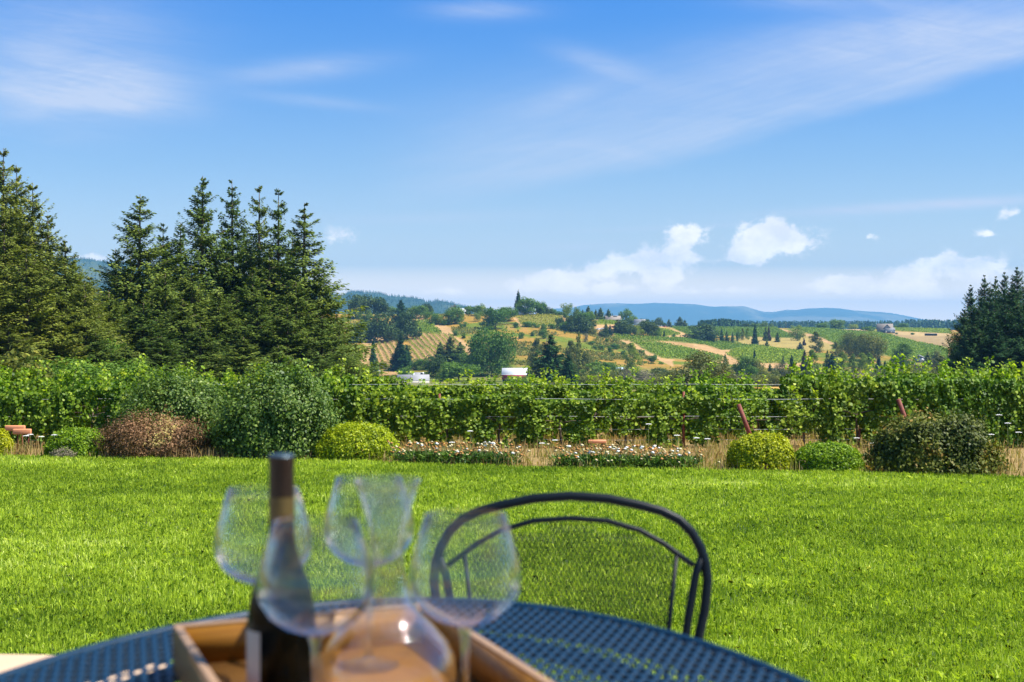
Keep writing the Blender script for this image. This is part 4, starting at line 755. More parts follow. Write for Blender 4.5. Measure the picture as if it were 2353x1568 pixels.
b = MB(); b.box((0, 0, 1.0), (11, 3, 1.9)); b.build('wall', M['dark'], t_); b = MB(); b.box((.2, 0, 2.1), (12.4, 4, .25)); b.build('roof', M['groof'], t_)
def car(vx, vy, mt, label, s_=1.0, rz=0):
    X, Y, Z = hit(vx, vy, 500); t = empty('parked_car', (X, Y, Z), rz); tag(t, label, 'car', 'cars parked on the far farm')
    b = MB(); b.box((0, 0, .62), (4.4, 1.8, .65)); b.box((-.2, 0, 1.15), (2.5, 1.6, .5)); b.build('body', M[mt], t, bevel=.18)
    b = MB(); b.box((-.2, 0, 1.17), (2.54, 1.64, .3)); b.build('windows', M['pane'], t)
    for x in (-1.4, 1.4):
        for y in (-.85, .85):
            b = MB(); b.lathe([(0, -.1), (.34, -.1), (.34, .1), (0, .1)], 12); b.v = [(x + p_[0], y + p_[2], .34 + p_[1]) for p_ in b.v]; b.build('wheel', M['tyre'], t)
for i, (x, y, mt, lb) in enumerate([(1500, 749, 'carw', 'white car at the left end of the hilltop car park'), (1512, 751, 'cars', 'silver car left in the hilltop car park'), (1520, 748, 'carw', 'white car at the back of the hilltop car park'), (1527, 752, 'carr', 'red car among the white cars at the car park'), (1536, 751, 'carw', 'white car at the right end of the hilltop car park'), (1376, 759, 'cars', 'silver car left on the track below the hilltop house'), (1386, 758, 'carw', 'white car right on the track below the hilltop house'), (1379, 769, 'carw', 'white van-like car lowest on the golden slope edge'), (1410, 754, 'carr', 'red car beside the small twin firs'), (2096, 761, 'carw', 'white car by the flat vineyard strip'), (1782, 853, 'cars', 'silver car on the tan track under the vineyard block'), (2100, 840, 'carw', 'white car parked before the grey garage')]):
    car(x, y, mt, lb, rz=i * .7)
for vx, yt, yb, lb in [(1806, 735, 748, 'thin utility pole on the horizon left of the round trees'), (1954, 737, 753, 'thin utility pole behind the pale round bush'), (1256, 775, 802, 'utility pole standing beside the tan slope track')]:
    X, Y, Z = hit(vx, yb, 500); h = (yb - yt) / FPX * Y; b = MB(); b.tube([(0, 0, -.3), (0, 0, h)], [.22, .15], 8); t = empty('utility_pole', (X, Y, Z)); tag(t, lb, 'pole', 'utility poles'); b.build('pole', M['pole'], t); b = MB(); b.box((0, 0, h - .8), (2.6, .16, .18)); b.build('crossarm', M['pole'], t)

# ------------------------------------------------------------------ near garden: lawn edge, lawn
def edgeY(xv_): return FPX * CZ / (np.interp(xv_, [-400, 0, 800, 950, 1200, 1300, 1680, 2000, 2353, 2700], [1048, 1050, 1060, 1068, 1074, 1078, 1083, 1089, 1096, 1102]) - HY)
def edge_at(X): 
    Y = 28.
    for _ in range(6): Y = float(edgeY(CX + FPX * X / Y))
    return Y
exs = np.arange(-30, 30.1, .5); eys = np.array([edge_at(x) for x in exs])
v = []; 
for x, y in zip(exs, eys): v += [(x, 3.9, .004), (x, y, .004)]
f = [[2 * i, 2 * i + 2, 2 * i + 3, 2 * i + 1] for i in range(len(exs) - 1)]
M['turf'] = pbr('turf_soil', (.04, .075, .008), .95, noise_amt=.3, scale=1.5)
lawnbase = obj('lawn_ground', raw_mesh('lawn_ground', v, f, M['turf'])); tag(lawnbase, kind='structure')
def blades(name, X, Y, h, w, mat, r, lean=.5, tint=None, z0=0, seg=2):
    n = len(X); a_ = r.random(n) * 6.283; la = np.abs(r.normal(size=n)) * lean; b_ = r.random(n) * 6.283
    dx, dy = np.cos(a_) * w / 2, np.sin(a_) * w / 2; tx, ty = np.cos(b_) * la * h, np.sin(b_) * la * h
    V_ = np.zeros((n, 5, 3)); Z0 = np.broadcast_to(z0, n)
    V_[:, 0] = np.c_[X - dx, Y - dy, Z0]; V_[:, 1] = np.c_[X + dx, Y + dy, Z0]
    V_[:, 2] = np.c_[X + dx * .8 + tx * .35, Y + dy * .8 + ty * .35, Z0 + h * .55]; V_[:, 4] = np.c_[X - dx * .8 + tx * .35, Y - dy * .8 + ty * .35, Z0 + h * .55]
    V_[:, 3] = np.c_[X + tx, Y + ty, Z0 + h * np.maximum(.35, 1 - la * .5)]
    t_ = r.random(n) if tint is None else tint
    return raw_mesh(name, V_.reshape(-1, 3), np.arange(n * 5).reshape(n, 5), mat, attrs={'tint': np.repeat(np.clip(t_, 0, 1), 5)})
r = np.random.default_rng(77)
Xa = []; Ya = []
for y0, y1, dens in [(4, 9.5, 250), (9.5, 14, 1900), (14, 19, 1250), (19, 24, 900), (24, 30.6, 750)]:
    hw0, hw1 = .43 * y0 + (3 if y0 < 9 else .8), .43 * y1 + (3 if y0 < 9 else .8); n = int((y1 - y0) * (hw0 + hw1) * dens)
    yy_ = r.uniform(y0, y1, n); xx_ = r.uniform(-1, 1, n) * (hw0 + (hw1 - hw0) * (yy_ - y0) / (y1 - y0)); Xa.append(xx_); Ya.append(yy_)
Xa = np.concatenate(Xa); Ya = np.concatenate(Ya); ed = np.interp(Xa, exs, eys) + (vnoise(Xa * 3, Ya * 0, 5) - .5) * .12; k = Ya < ed; Xa, Ya = Xa[k], Ya[k]
pn = fbm(Xa / 1.3, Ya / .9, 41, 3); pn2 = fbm(Xa / .28, Ya / .28, 43, 2); pn3 = fbm(Xa / 7, Ya / 1.9, 45, 3)
h = .05 + .065 * r.random(len(Xa)) * (.6 + .8 * pn2); h = h * (.75 + .6 * pn)
w = .0085 + .00036 * Ya
tint = .42 * r.random(len(Xa)) + .45 * (pn - .30) + .62 * (pn3 - .36) + .40 * (pn2 - .38) + np.where(r.random(len(Xa)) < .05, .35, 0)
lawn = obj('lawn_grass', blades('lawn_grass', Xa, Ya, h, w, M['grass'], r, .55, tint)); tag(lawn, 'bright green mown lawn grass between the patio and the flower beds', 'grass', kind='stuff')
# dry grass strip behind the lawn edge and below the vines
n = 42000; Xd = r.uniform(-15, 15, n); ed = np.interp(Xd, exs, eys); Yd = ed + .03 + r.random(n) ** 1.3 * (38 - ed); clump = fbm(Xd / .5, Yd / .5, 51, 2)
k = clump > .38; Xd, Yd, clump = Xd[k], Yd[k], clump[k]; n = len(Xd)
dry = obj('dry_grass', blades('dry_grass', Xd, Yd, .08 + .30 * r.random(n) ** 1.4 * clump * 1.6, .012 + .008 * r.random(n), M['dry'], r, .35, r.random(n) * .8 + (fbm(Xd, Yd, 61, 2) > .46) * .45)); tag(dry, 'straw coloured dry grass between the shrubs and under the vines', 'dry grass', kind='stuff')

# ------------------------------------------------------------------ grapevines on the trellis
def vine_parts(seed, H=1.75, dens=1.0, shoots=7, width=1.6, lowz=.04, bare=False):
    H -= .26
    r = np.random.default_rng(seed); P = []; N = []; T_ = []; tr = MB()
    n = int(5400 * dens)
    x = (r.random(n) - .5) * width * 1.1; z = lowz + (H - lowz) * r.random(n) ** .8; keep = fbm(x * 3.4 + seed, z * 3.4, seed, 3) > (.37 if not bare else .52)
    x, z = x[keep], z[keep]; n = len(x); side = r.choice([-1, 1], n, p=[.62, .38]) * 1.0
    th = .16 + .16 * fbm(x * 3, z * 3, seed + 3, 2); y = -side * th * r.uniform(.5, 1.25, n) 
    P.append(np.c_[x, y, z]); N.append(np.c_[r.normal(size=n) * .5, -side * np.ones(n), .55 + r.normal(size=n) * .5]); T_.append(r.random(n) ** 1.3 * .75 + .12 + (fbm(x * 5, z * 5, seed + 7, 2) - .5) * .6)
    for i in range(shoots):
        x0 = (r.random() - .5) * width; y0 = r.normal() * .12; l = r.uniform(.14, .50) if i else .62; k = int(l * 85); s_ = r.random(k); lx, ly = r.normal() * .25, r.normal() * .25
        P.append(np.c_[x0 + lx * s_ * l + r.normal(size=k) * .06, y0 + ly * s_ * l + r.normal(size=k) * .06, H - .12 + s_ * l]); N.append(np.c_[r.normal(size=(k, 2)) * .8, .5 + r.random(k)]); T_.append(.45 + .5 * r.random(k))
        tr.tube([(x0, y0, H - .3), (x0 + lx * l, y0 + ly * l, H - .12 + l)], [.006, .002], 4)
    for i in range(3):   # hanging shoots on the sunny front
        x0 = (r.random() - .5) * width; k = 26; s_ = r.random(k); z0 = r.uniform(.9, 1.5); lx = r.normal() * .3
        P.append(np.c_[x0 + lx * s_ + r.normal(size=k) * .05, -.32 - .12 * r.random(k), z0 - s_ * .75]); N.append(np.c_[r.normal(size=k) * .5, -np.ones(k), r.random(k)]); T_.append(.4 + .5 * r.random(k))
    P = np.concatenate(P); N = np.concatenate(N); T_ = np.concatenate(T_); sz = r.uniform(.045, .10, len(P))
    lf = leafmesh('foliage', P, N, sz, sz * .95, M['vine'], r, T_, LEAF6)
    tr.tube([(0, 0, -.05), (.02, .01, .3), (-.01, 0, .62), (.03, 0, .8)], [.035, .028, .025, .02], 7)
    for s_ in (-1, 1): tr.tube([(0, 0, .72), (s_ * .3, 0, .8), (s_ * .72, 0, .8)], [.02, .016, .01], 6)
    return lf, raw_mesh('trunk', tr.v, tr.f, M['bark'], smooth=True)
VN = [vine_parts(301, 1.72, 1.1), vine_parts(302, 1.66, 1.0, 5), vine_parts(303, 1.78, 1.15, 9), vine_parts(304, 1.7, 1.0, 6), vine_parts(305, 1.74, 1.1, 7)]
VS = [vine_parts(311, 1.7, .5, 3, 1.1, .3, True), vine_parts(312, 1.62, .55, 4, 1.1, .3, True)]
vp = {}
NTH = ['leftmost', 'second from left', 'third from left', 'fourth from left', 'fifth from left', 'sixth from left', 'seventh from left', 'eighth from left', 'ninth from left', 'tenth from left', 'eleventh from left', 'twelfth from left', 'thirteenth from left', 'fourteenth from left', 'fifteenth from left', 'sixteenth from left', 'seventeenth from left', 'eighteenth from left', 'nineteenth from left', 'twentieth from left', 'twenty-first from left', 'twenty-second from left', 'twenty-third from left', 'twenty-fourth from left', 'twenty-fifth from left', 'rightmost but one', 'rightmost']
def vine(x, y, i, row, sparse, hz=1.0):
    lst = VS if sparse else VN; j = random.randrange(len(lst)); key = (sparse, j)
    if key not in vp:
        t = empty('grapevine'); lf, tr = lst[j]; obj('foliage', lf, t); obj('trunk', tr, t); vp[key] = t
    else: t = copy_tree(vp[key])
    t.location = (x, y, float(tz(x, y))); t.rotation_euler = (0, 0, random.choice([0, 0, R(180)]) + random.uniform(-.06, .06)) if not sparse else (0, 0, 0); t.scale = (1, 1, hz)
    tag(t, f"{'sparse thin' if sparse else 'bushy leafy'} grapevine in the {row} trellis row, {NTH[i]}", 'grapevine', 'grapevines on the trellis')
ROWY = (32.4, 34.9, 37.4)
for ri, (ry, rn) in enumerate(zip(ROWY, ('front', 'second', 'third'))):
    hw = .405 * ry + .6; xs_ = np.arange(-hw, hw, 1.5) + ri * .4
    for i, x in enumerate(xs_):
        xq = CX + FPX * x / ry; sp = ri == 0 and ((1340 < xq < 1540) or (1600 < xq < 1660) or (1700 < xq < 1850))
        hz = (1.0 + .10 * (xq > 1850) + .06 * (xq < 850) - .10 * (880 < xq < 1000)) * random.uniform(.90, 1.09) * (.92 if 1000 < xq < 1850 else 1)
        vine(x + random.uniform(-.1, .1), ry, i, rn, sp, hz)
def wire(y, z, lab, x0=-16, x1=16):
    b = MB(); p_ = [(x, y, z + .01 * math.sin(x * 1.7)) for x in np.arange(x0, x1 + .1, 1)]; b.tube(p_, .004, 5); o = b.build('trellis_wire', M['wire']); tag(o, lab, 'wire', 'trellis wires')
for z, nm in ((1.22, 'topmost'), (.78, 'second from top'), (.46, 'third from top'), (.19, 'lowest')):
    wire(ROWY[0] - .03, z, f'shiny horizontal steel wire of the front trellis, {nm}')
    if z > .5: wire(ROWY[1] - .03, z + .25, f'steel wire of the second trellis row, {nm}')
for vx, yt, lb in [(1010, 905, 'thin rusty trellis post standing in the vines above the left daisy bed'), (1571, 900, 'thin rusty trellis post above the right daisy bed'), (1975, 985, 'thin rusty trellis post between low boxwood and dark shrub'), (165, 915, 'thin rusty trellis post behind the left boxwood'), (2240, 925, 'thin rusty trellis post behind the dark mixed shrub')]:
    y = 32.3; x = (vx - CX) / FPX * y; h = CZ - (yt - HY) * y / FPX; b = MB(); b.box((0, 0, h / 2 - .1), (.055, .03, h + .2)); b.box((0, .02, h / 2 - .1), (.02, .03, h + .18)); o = b.build('trellis_post', M['rustpost'], loc=(x, y, 0)); tag(o, lb, 'post', 'steel trellis posts')
for (x0, y0, x1, y1, lb) in [(1697, 930, 1733, 1022, 'thick rust red end post leaning left above the yellow boxwood'), (2064, 918, 2100, 1010, 'thick rust red end post leaning left above the dark mixed shrub')]:
    y = 31.7; a_ = Vector(((x0 - CX) / FPX * y, y, CZ - (y0 - HY) * y / FPX)); c_ = Vector(((x1 - CX) / FPX * y, y + .1, CZ - (y1 - HY) * y / FPX)); d_ = (c_ - a_).normalized(); c_ = a_ + d_ * ((a_.z + .1) / -d_.z)
    b = MB(); b.tube([Vector((0, 0, 0)) + (a_ - c_), Vector((0, 0, 0))], .055, 14); o = b.build('end_post', M['rustpost'], smooth=False, loc=c_); tag(o, lb, 'post', 'leaning end posts')
for (x0, x1, y0, lb) in [(1351, 1393, 1015, 'orange wooden bar on a stake before the vines, above the right daisy bed'), (12, 58, 984, 'orange wooden bar on stakes at left edge, upper one'), (30, 72, 992, 'orange wooden bar on stakes at left edge, lower one')]:
    y = 31.6 if x0 < 60 else 31.0
    if y0 == 992: y = 31.3
    t = empty('marker_bar', ((x0 + x1) / 2 * y / FPX - CX * y / FPX, y, 0)); zt = CZ - (y0 - HY) * y / FPX; L_ = (x1 - x0) / FPX * y
    b = MB(); b.box((0, 0, zt), (L_, .09, .085 if x0 > 60 else .13)); b.build('bar', M['terracotta'], t, bevel=.02)
    for sx in (-.3, .3): b = MB(); b.tube([(sx * L_, 0.06, -.05), (sx * L_, .06, zt)], .014, 6); b.build('stake', M['rustpost'], t)
    tag(t, lb, 'garden bar', 'orange garden bars')

# ------------------------------------------------------------------ shrubs along the lawn edge
def shrub(name, label, xc, w, ytop, matn, n, leaf, seed, squash=1.0, rough=.12, push=0, flat=.75, twiggy=0, tbias=0, upright=0):
    r = np.random.default_rng(seed); wx = w / FPX * 28.5; y = edge_at((xc - CX) / FPX * 28) + wx * .45 * .8 + .1 + push; x = (xc - CX) / FPX * y; wx = w / FPX * y
    h = CZ - (ytop - HY) * y / FPX
    d = sph(n, r); d[:, 2] = np.abs(d[:, 2]) * 1.0; k = r.random(n) < .18; 
    rad = 1 + (fbm(np.arctan2(d[:, 1], d[:, 0]) * 2.2 + seed, d[:, 2] * 3.5, seed, 3) - .5) * rough * 2 + r.normal(size=n) * rough * .35
    rad *= np.where(k, r.uniform(.6, .95, n), 1)
    ex = np.sign(d) * np.abs(d) ** flat; ex = ex / np.linalg.norm(ex, axis=1, keepdims=True) ** .6
    P = np.c_[ex[:, 0] * wx / 2 * rad, ex[:, 1] * wx * .42 * rad, np.maximum(.01, ex[:, 2] * h * rad * .98)]
    if upright: P[:, 2] += (r.random(n) < upright) * r.random(n) * h * .16
    N = d + r.normal(size=(n, 3)) * .55; sz = leaf * r.uniform(.6, 1.35, n)
    tint = (r.random(n) * .7 if matn not in ('mixed', 'rust') else r.random(n) * .5 + (fbm(P[:, 0] * 2.2 + seed, P[:, 2] * 2.2, seed, 2) - .42) * 1.1) + tbias * (P[:, 2] / h) + .2 * fbm(P[:, 0] * 5, P[:, 2] * 5, seed + 2, 2)
    t = empty(name, (x, y, 0)); obj('foliage', leafmesh('foliage', P, N, sz, sz * .6, M[matn], r, tint), t)
    b = MB()
    for i in range(14 + twiggy):
        a_ = r.random() * 6.28; e = r.uniform(.3, 1.0); rr_ = math.cos(e * 1.4) * .9
        b.tube([(0, 0, 0), (math.cos(a_) * wx * .2 * rr_, math.sin(a_) * wx * .18 * rr_, h * e * .5), (math.cos(a_) * wx * .46 * rr_, math.sin(a_) * wx * .38 * rr_, h * e * .95)], [.018, .011, .004], 5)
    b.build('branches', M['bark'], t)
    tag(t, label, 'shrub', {'boxwood_shrub': 'clipped boxwoods along the lawn'}.get(name)); return t
shrub('boxwood_shrub', 'yellow-green clipped boxwood cut off by the left edge', -10, 78, 985, 'box', 11000, .058, 1, tbias=0)
shrub('boxwood_shrub', 'low wide green clipped boxwood left of the rusty shrub', 178, 138, 985, 'boxg', 16000, .056, 2, tbias=0)
shrub('rusty_shrub', 'rounded rusty red shrub with bare twigs beside the lawn', 366, 236, 955, 'rust', 26000, .05, 3, rough=.3, twiggy=40, upright=.3)
shrub('leafy_shrub', 'tall dense green shrub behind the rusty red shrub', 400, 225, 888, 'lilac', 36000, .075, 4, rough=.36, push=1.0, flat=.95, tbias=0, upright=.5)
shrub('leafy_shrub', 'tall dark green leafy shrub left of the big boxwood ball', 636, 255, 884, 'lilac', 46000, .08, 5, rough=.36, push=.2, flat=.95, tbias=0, upright=.5)
shrub('boxwood_shrub', 'large yellow-green boxwood ball left of the daisies', 825, 186, 976, 'box', 22000, .058, 6, tbias=0)
shrub('boxwood_shrub', 'upright yellow boxwood ball under the leaning red post', 1749, 148, 998, 'box', 18000, .058, 7, tbias=0, flat=.65)
shrub('boxwood_shrub', 'low green boxwood right of the yellow boxwood ball', 1900, 158, 1019, 'boxg', 16000, .056, 8, tbias=0)
shrub('mixed_shrub', 'dark shrub with reddish and blue-green leaves on the right', 2140, 250, 976, 'mixed', 30000, .08, 9, rough=.34, upright=.22, tbias=0)
shrub('lavender_clump', 'small grey flowering clump before the low left boxwood', 150, 60, 1028, 'bare', 3000, .03, 10, rough=.3, push=-.25)
# daisies
def daisy(xc, label, seed):
    r = np.random.default_rng(seed); y = edge_at((xc - CX) / FPX * 28) + .42; x = (xc - CX) / FPX * y; t = empty('daisy_clump', (x, y, 0)); tag(t, label, 'flowers', 'daisy clumps along the lawn')
    n = 900; P = np.c_[r.normal(size=n) * .17, r.normal(size=n) * .16, r.random(n) * .24 + .01]; A = np.c_[P[:, 0] * 2, P[:, 1] * 2, .5 + r.random(n)] + r.normal(size=(n, 3)) * .25
    obj('foliage', leafmesh('foliage', P, r.normal(size=(n, 3)), r.uniform(.08, .17, n), .03, M['strap'], r, along=A), t)
    for mt, cnt, lo, hi, sz in (('amber', int(r.integers(12, 32)), .2, .48, .040), ('cream', int(r.integers(5, 16)), .16, .48, .042), ('white', int(r.integers(1, 8)), .2, .52, .046)):
        b = MB(); st = MB()
        for i in range(cnt):
            px_, py_, pz_ = r.normal() * .26, r.normal() * .24, r.uniform(lo, hi); s_ = sz * r.uniform(.8, 1.3); m_ = 9; c0_ = Vector((px_, py_, pz_)); tl = Vector((r.normal() * .3, r.normal() * .3 - .25, 1)).normalized(); u = tl.cross(Vector((1, 0, 0))).normalized(); w = tl.cross(u)
            ring = [c0_ + (u * math.cos(6.283 * j / m_) + w * math.sin(6.283 * j / m_)) * s_ * (1 if j % 2 else .8) - tl * .006 for j in range(m_)]
            b.add([c0_ + tl * s_ * .45] + ring + [c0_ - tl * .012], [[0, 1 + j, 1 + (j + 1) % m_] for j in range(m_)] + [[m_ + 1, 1 + (j + 1) % m_, 1 + j] for j in range(m_)])
            st.tube([(px_ * .5, py_ * .5, 0), c0_ - tl * .01], .004, 4)
        bo = b.build('blossoms', M[mt], t); bo['kind'] = 'stuff'; st.build('stems', M['stem'], bo)
OR_ = ['leftmost', 'second', 'third', 'fourth', 'fifth', 'sixth', 'rightmost']
for i, x in enumerate((945, 985, 1025, 1068, 1112, 1155)): daisy(x, f"daisy clump in the bed right of the boxwood ball, {OR_[i] if i < 5 else 'rightmost'}{'' if i in (0, 5) else ' from left'}", 400 + i)
for i, x in enumerate((1310, 1352, 1398, 1442, 1488, 1532, 1574)): daisy(x, f"daisy clump in the bed below the orange bar, {OR_[i]}{'' if i in (0, 6) else ' from left'}", 410 + i)
def lace(xc, yc, Y, label, seed):
    r = np.random.default_rng(seed); x = (xc - CX) / FPX * Y; h = CZ - (yc - HY) * Y / FPX; t = empty('lace_flower', (x, Y, 0)); tag(t, label, 'flower', 'white lace flowers')
    b = MB(); b.tube([(0, 0, 0), (r.normal() * .03, 0, h * .5), (0, 0, h)], [.006, .005, .004], 5); b.build('stem', M['stem'], t)
    b = MB(); 
    for i in range(14):
        a_ = i * 2.4; q = .012 + .055 * math.sqrt(i / 14); b.lathe([(0, .012), (.013, .006), (.014, 0), (0, -.004)], 7, (math.cos(a_) * q, math.sin(a_) * q, h + .02 - q * .2))
    b.build('bloom', M['white'], t)
for i, (x, y, Y, lb) in enumerate([(2295, 955, 29.5, 'tall white lace flower highest at the right edge'), (2315, 974, 29, 'white lace flower second highest at the right edge'), (2277, 1000, 29, 'white lace flower cluster right of the dark mixed shrub'), (2252, 1010, 29, 'white lace flower touching the dark mixed shrub on its right'), (2268, 1012, 28.6, 'low white lace flower right of the dark mixed shrub'), (2340, 995, 29, 'white lace flower at the very right edge'), (2245, 1001, 29.4, 'small white lace flower just right of the mixed shrub top'), (1968, 1008, 30, 'white lace flower above the low green boxwood'), (2005, 1020, 30, 'white lace flower right of the low boxwood'), (2010, 1062, 27.8, 'low white lace flower between low boxwood and mixed shrub'), (1600, 1008, 30, 'white lace flower right of the thin post, left one'), (1625, 1010, 30, 'white lace flower just left of the yellow boxwood'), (1490, 976, 30.5, 'white lace flower on the green stem among the front vines'), (1080, 992, 30.5, 'white lace flower above left daisies, tallest'), (1038, 1018, 30, 'white lace flower above the middle of left daisies'), (1275, 1013, 30, 'white lace flower between the two daisy beds'), (1245, 1020, 30, 'small white lace flower left between the daisy beds'), (1555, 1002, 30, 'white lace flower beside the thin rusty post'), (60, 1003, 30, 'white lace flower under the orange bars'), (95, 1005, 30, 'white lace flower left of the low boxwood'), (125, 1001, 30, 'white lace flower at the low boxwood left side'), (70, 1000, 30.6, 'white lace flower nearest the lower orange bar')]):
    lace(x, y, Y, lb, i)

# ------------------------------------------------------------------ patio, table, chairs
DZ = CZ - 1.165                                    # patio surface
t_ = empty('patio_terrace', (0, 0, 0)); t_['kind'] = 'structure'
b = MB(); b.box((0, -1.6, DZ - .05), (14, 11, .1)); b.build('paving', M['patio'], t_, bevel=.01)
b = MB(); b.box((0, -1.6, (DZ - .1) / 2 - .1), (13.8, 10.8, DZ + .1)); b.build('retaining_wall', M['patio'], t_)
TZ = CZ - .465; TX, TY, TA, TB = -.155, 1.12, .62, 1.03
tb = empty('patio_table', (TX, TY, DZ)); tag(tb, 'oval blue mesh-topped metal patio table carrying the tray', 'table')
zt = TZ - DZ
ax, by = .0168, .028; V_ = []; F_ = []
hole = [(math.cos(R(22.5 + 45 * k)) * .0056, math.sin(R(22.5 + 45 * k)) * .0134) for k in range(8)]
outer = [(.0084, .0045), (.0035, .014), (-.0035, .014), (-.0084, .0045), (-.0084, -.0045), (-.0035, -.014), (.0035, -.014), (.0084, -.0045)]
outer = [(.0084, .014), (0, .014), (0, .014), (-.0084, .014), (-.0084, -.014), (0, -.014), (0, -.014), (.0084, -.014)]
hx = np.array(hole); ox = np.array([(.0084, .007), (.0042, .014), (-.0042, .014), (-.0084, .007), (-.0084, -.007), (-.0042, -.014), (.0042, -.014), (.0084, -.007)])
corner = np.array([(.0084, .014), (-.0084, .014), (-.0084, -.014), (.0084, -.014)])
cen = []
for j in range(-40, 41):
    for i in range(-42, 43):
        x = (i + (.5 if j % 2 else 0)) * ax; y = j * by
        if (x / (TA - .012)) ** 2 + (y / (TB - .012)) ** 2 < 1: cen.append((x, y))
cen = np.array(cen); nc = len(cen)
tpl = np.concatenate([ox, hx, corner]); K = len(tpl)
top = np.zeros((nc, K, 3)); top[:, :, :2] = cen[:, None] + tpl[None]; top[:, :, 2] = zt; bot = top.copy(); bot[:, 8:16, 2] -= .0022; bot[:, :8, 2] -= .0022; bot[:, 16:, 2] -= .0022
allv = np.concatenate([top, bot], 1).reshape(-1, 3)
fq = [[k, (k + 1) % 8, 8 + (k + 1) % 8, 8 + k] for k in range(8)] + [[8 + k, 8 + (k + 1) % 8, K + 8 + (k + 1) % 8, K + 8 + k] for k in range(8)] + [[K + k, K + 8 + k, K + 8 + (k + 1) % 8, K + (k + 1) % 8] for k in range(8)]
tri = [[0, 16, 1], [2, 17, 3], [4, 18, 5], [6, 19, 7]]
FF = [[q_ + c_ * 2 * K for q_ in f_] for c_ in range(nc) for f_ in fq + tri]
obj('mesh_top', raw_mesh('mesh_top', allv, FF, M['navy']), tb)
ell = lambda a_, b_, z, n=96: [(a_ * math.cos(2 * math.pi * i / n), b_ * math.sin(2 * math.pi * i / n), z) for i in range(n)]
b = MB(); b.tube(ell(TA, TB, zt - .004), .0085, 8, closed=True); b.build('rim', M['navy'], tb, smooth=True)
b = MB(); o1 = ell(TA - .002, TB - .002, zt - .008, 128); o2 = ell(TA - .004, TB - .004, zt - .048, 128); b.add(o1 + o2, [[i, (i + 1) % 128, 128 + (i + 1) % 128, 128 + i] for i in range(128)]); ap = b.build('apron', M['black'], tb, smooth=True); ap.modifiers.new('thick', 'SOLIDIFY').thickness = .002  # apron black instead of navy: the shade inside the rim put into its colour
b = MB(); n_r = 96; ri_ = ell(.445, .80, zt - .012, n_r) + ell(.495, .865, zt - .012, n_r) + ell(.445, .80, zt - .018, n_r) + ell(.495, .865, zt - .018, n_r)
b.add(ri_, [q_ for i in range(n_r) for q_ in ([i, (i + 1) % n_r, n_r + (i + 1) % n_r, n_r + i], [2 * n_r + i, 3 * n_r + i, 3 * n_r + (i + 1) % n_r, 2 * n_r + (i + 1) % n_r], [n_r + i, n_r + (i + 1) % n_r, 3 * n_r + (i + 1) % n_r, 3 * n_r + i], [i, 2 * n_r + i, 2 * n_r + (i + 1) % n_r, (i + 1) % n_r])]); b.build('support_ring_shadow', M['black'], tb)  # support ring, widened and black to stand for the frame's shadow as well
for sx in (-1, 1):
    for sy in (-1, 1):
        b = MB(); b.tube([(sx * .28, sy * .56, zt - .03), (sx * .22, sy * .46, zt * .62), (sx * .24, sy * .5, zt * .3), (sx * .40, sy * .72, .01)], .014, 8); b.build('leg', M['navy'], tb, smooth=True)

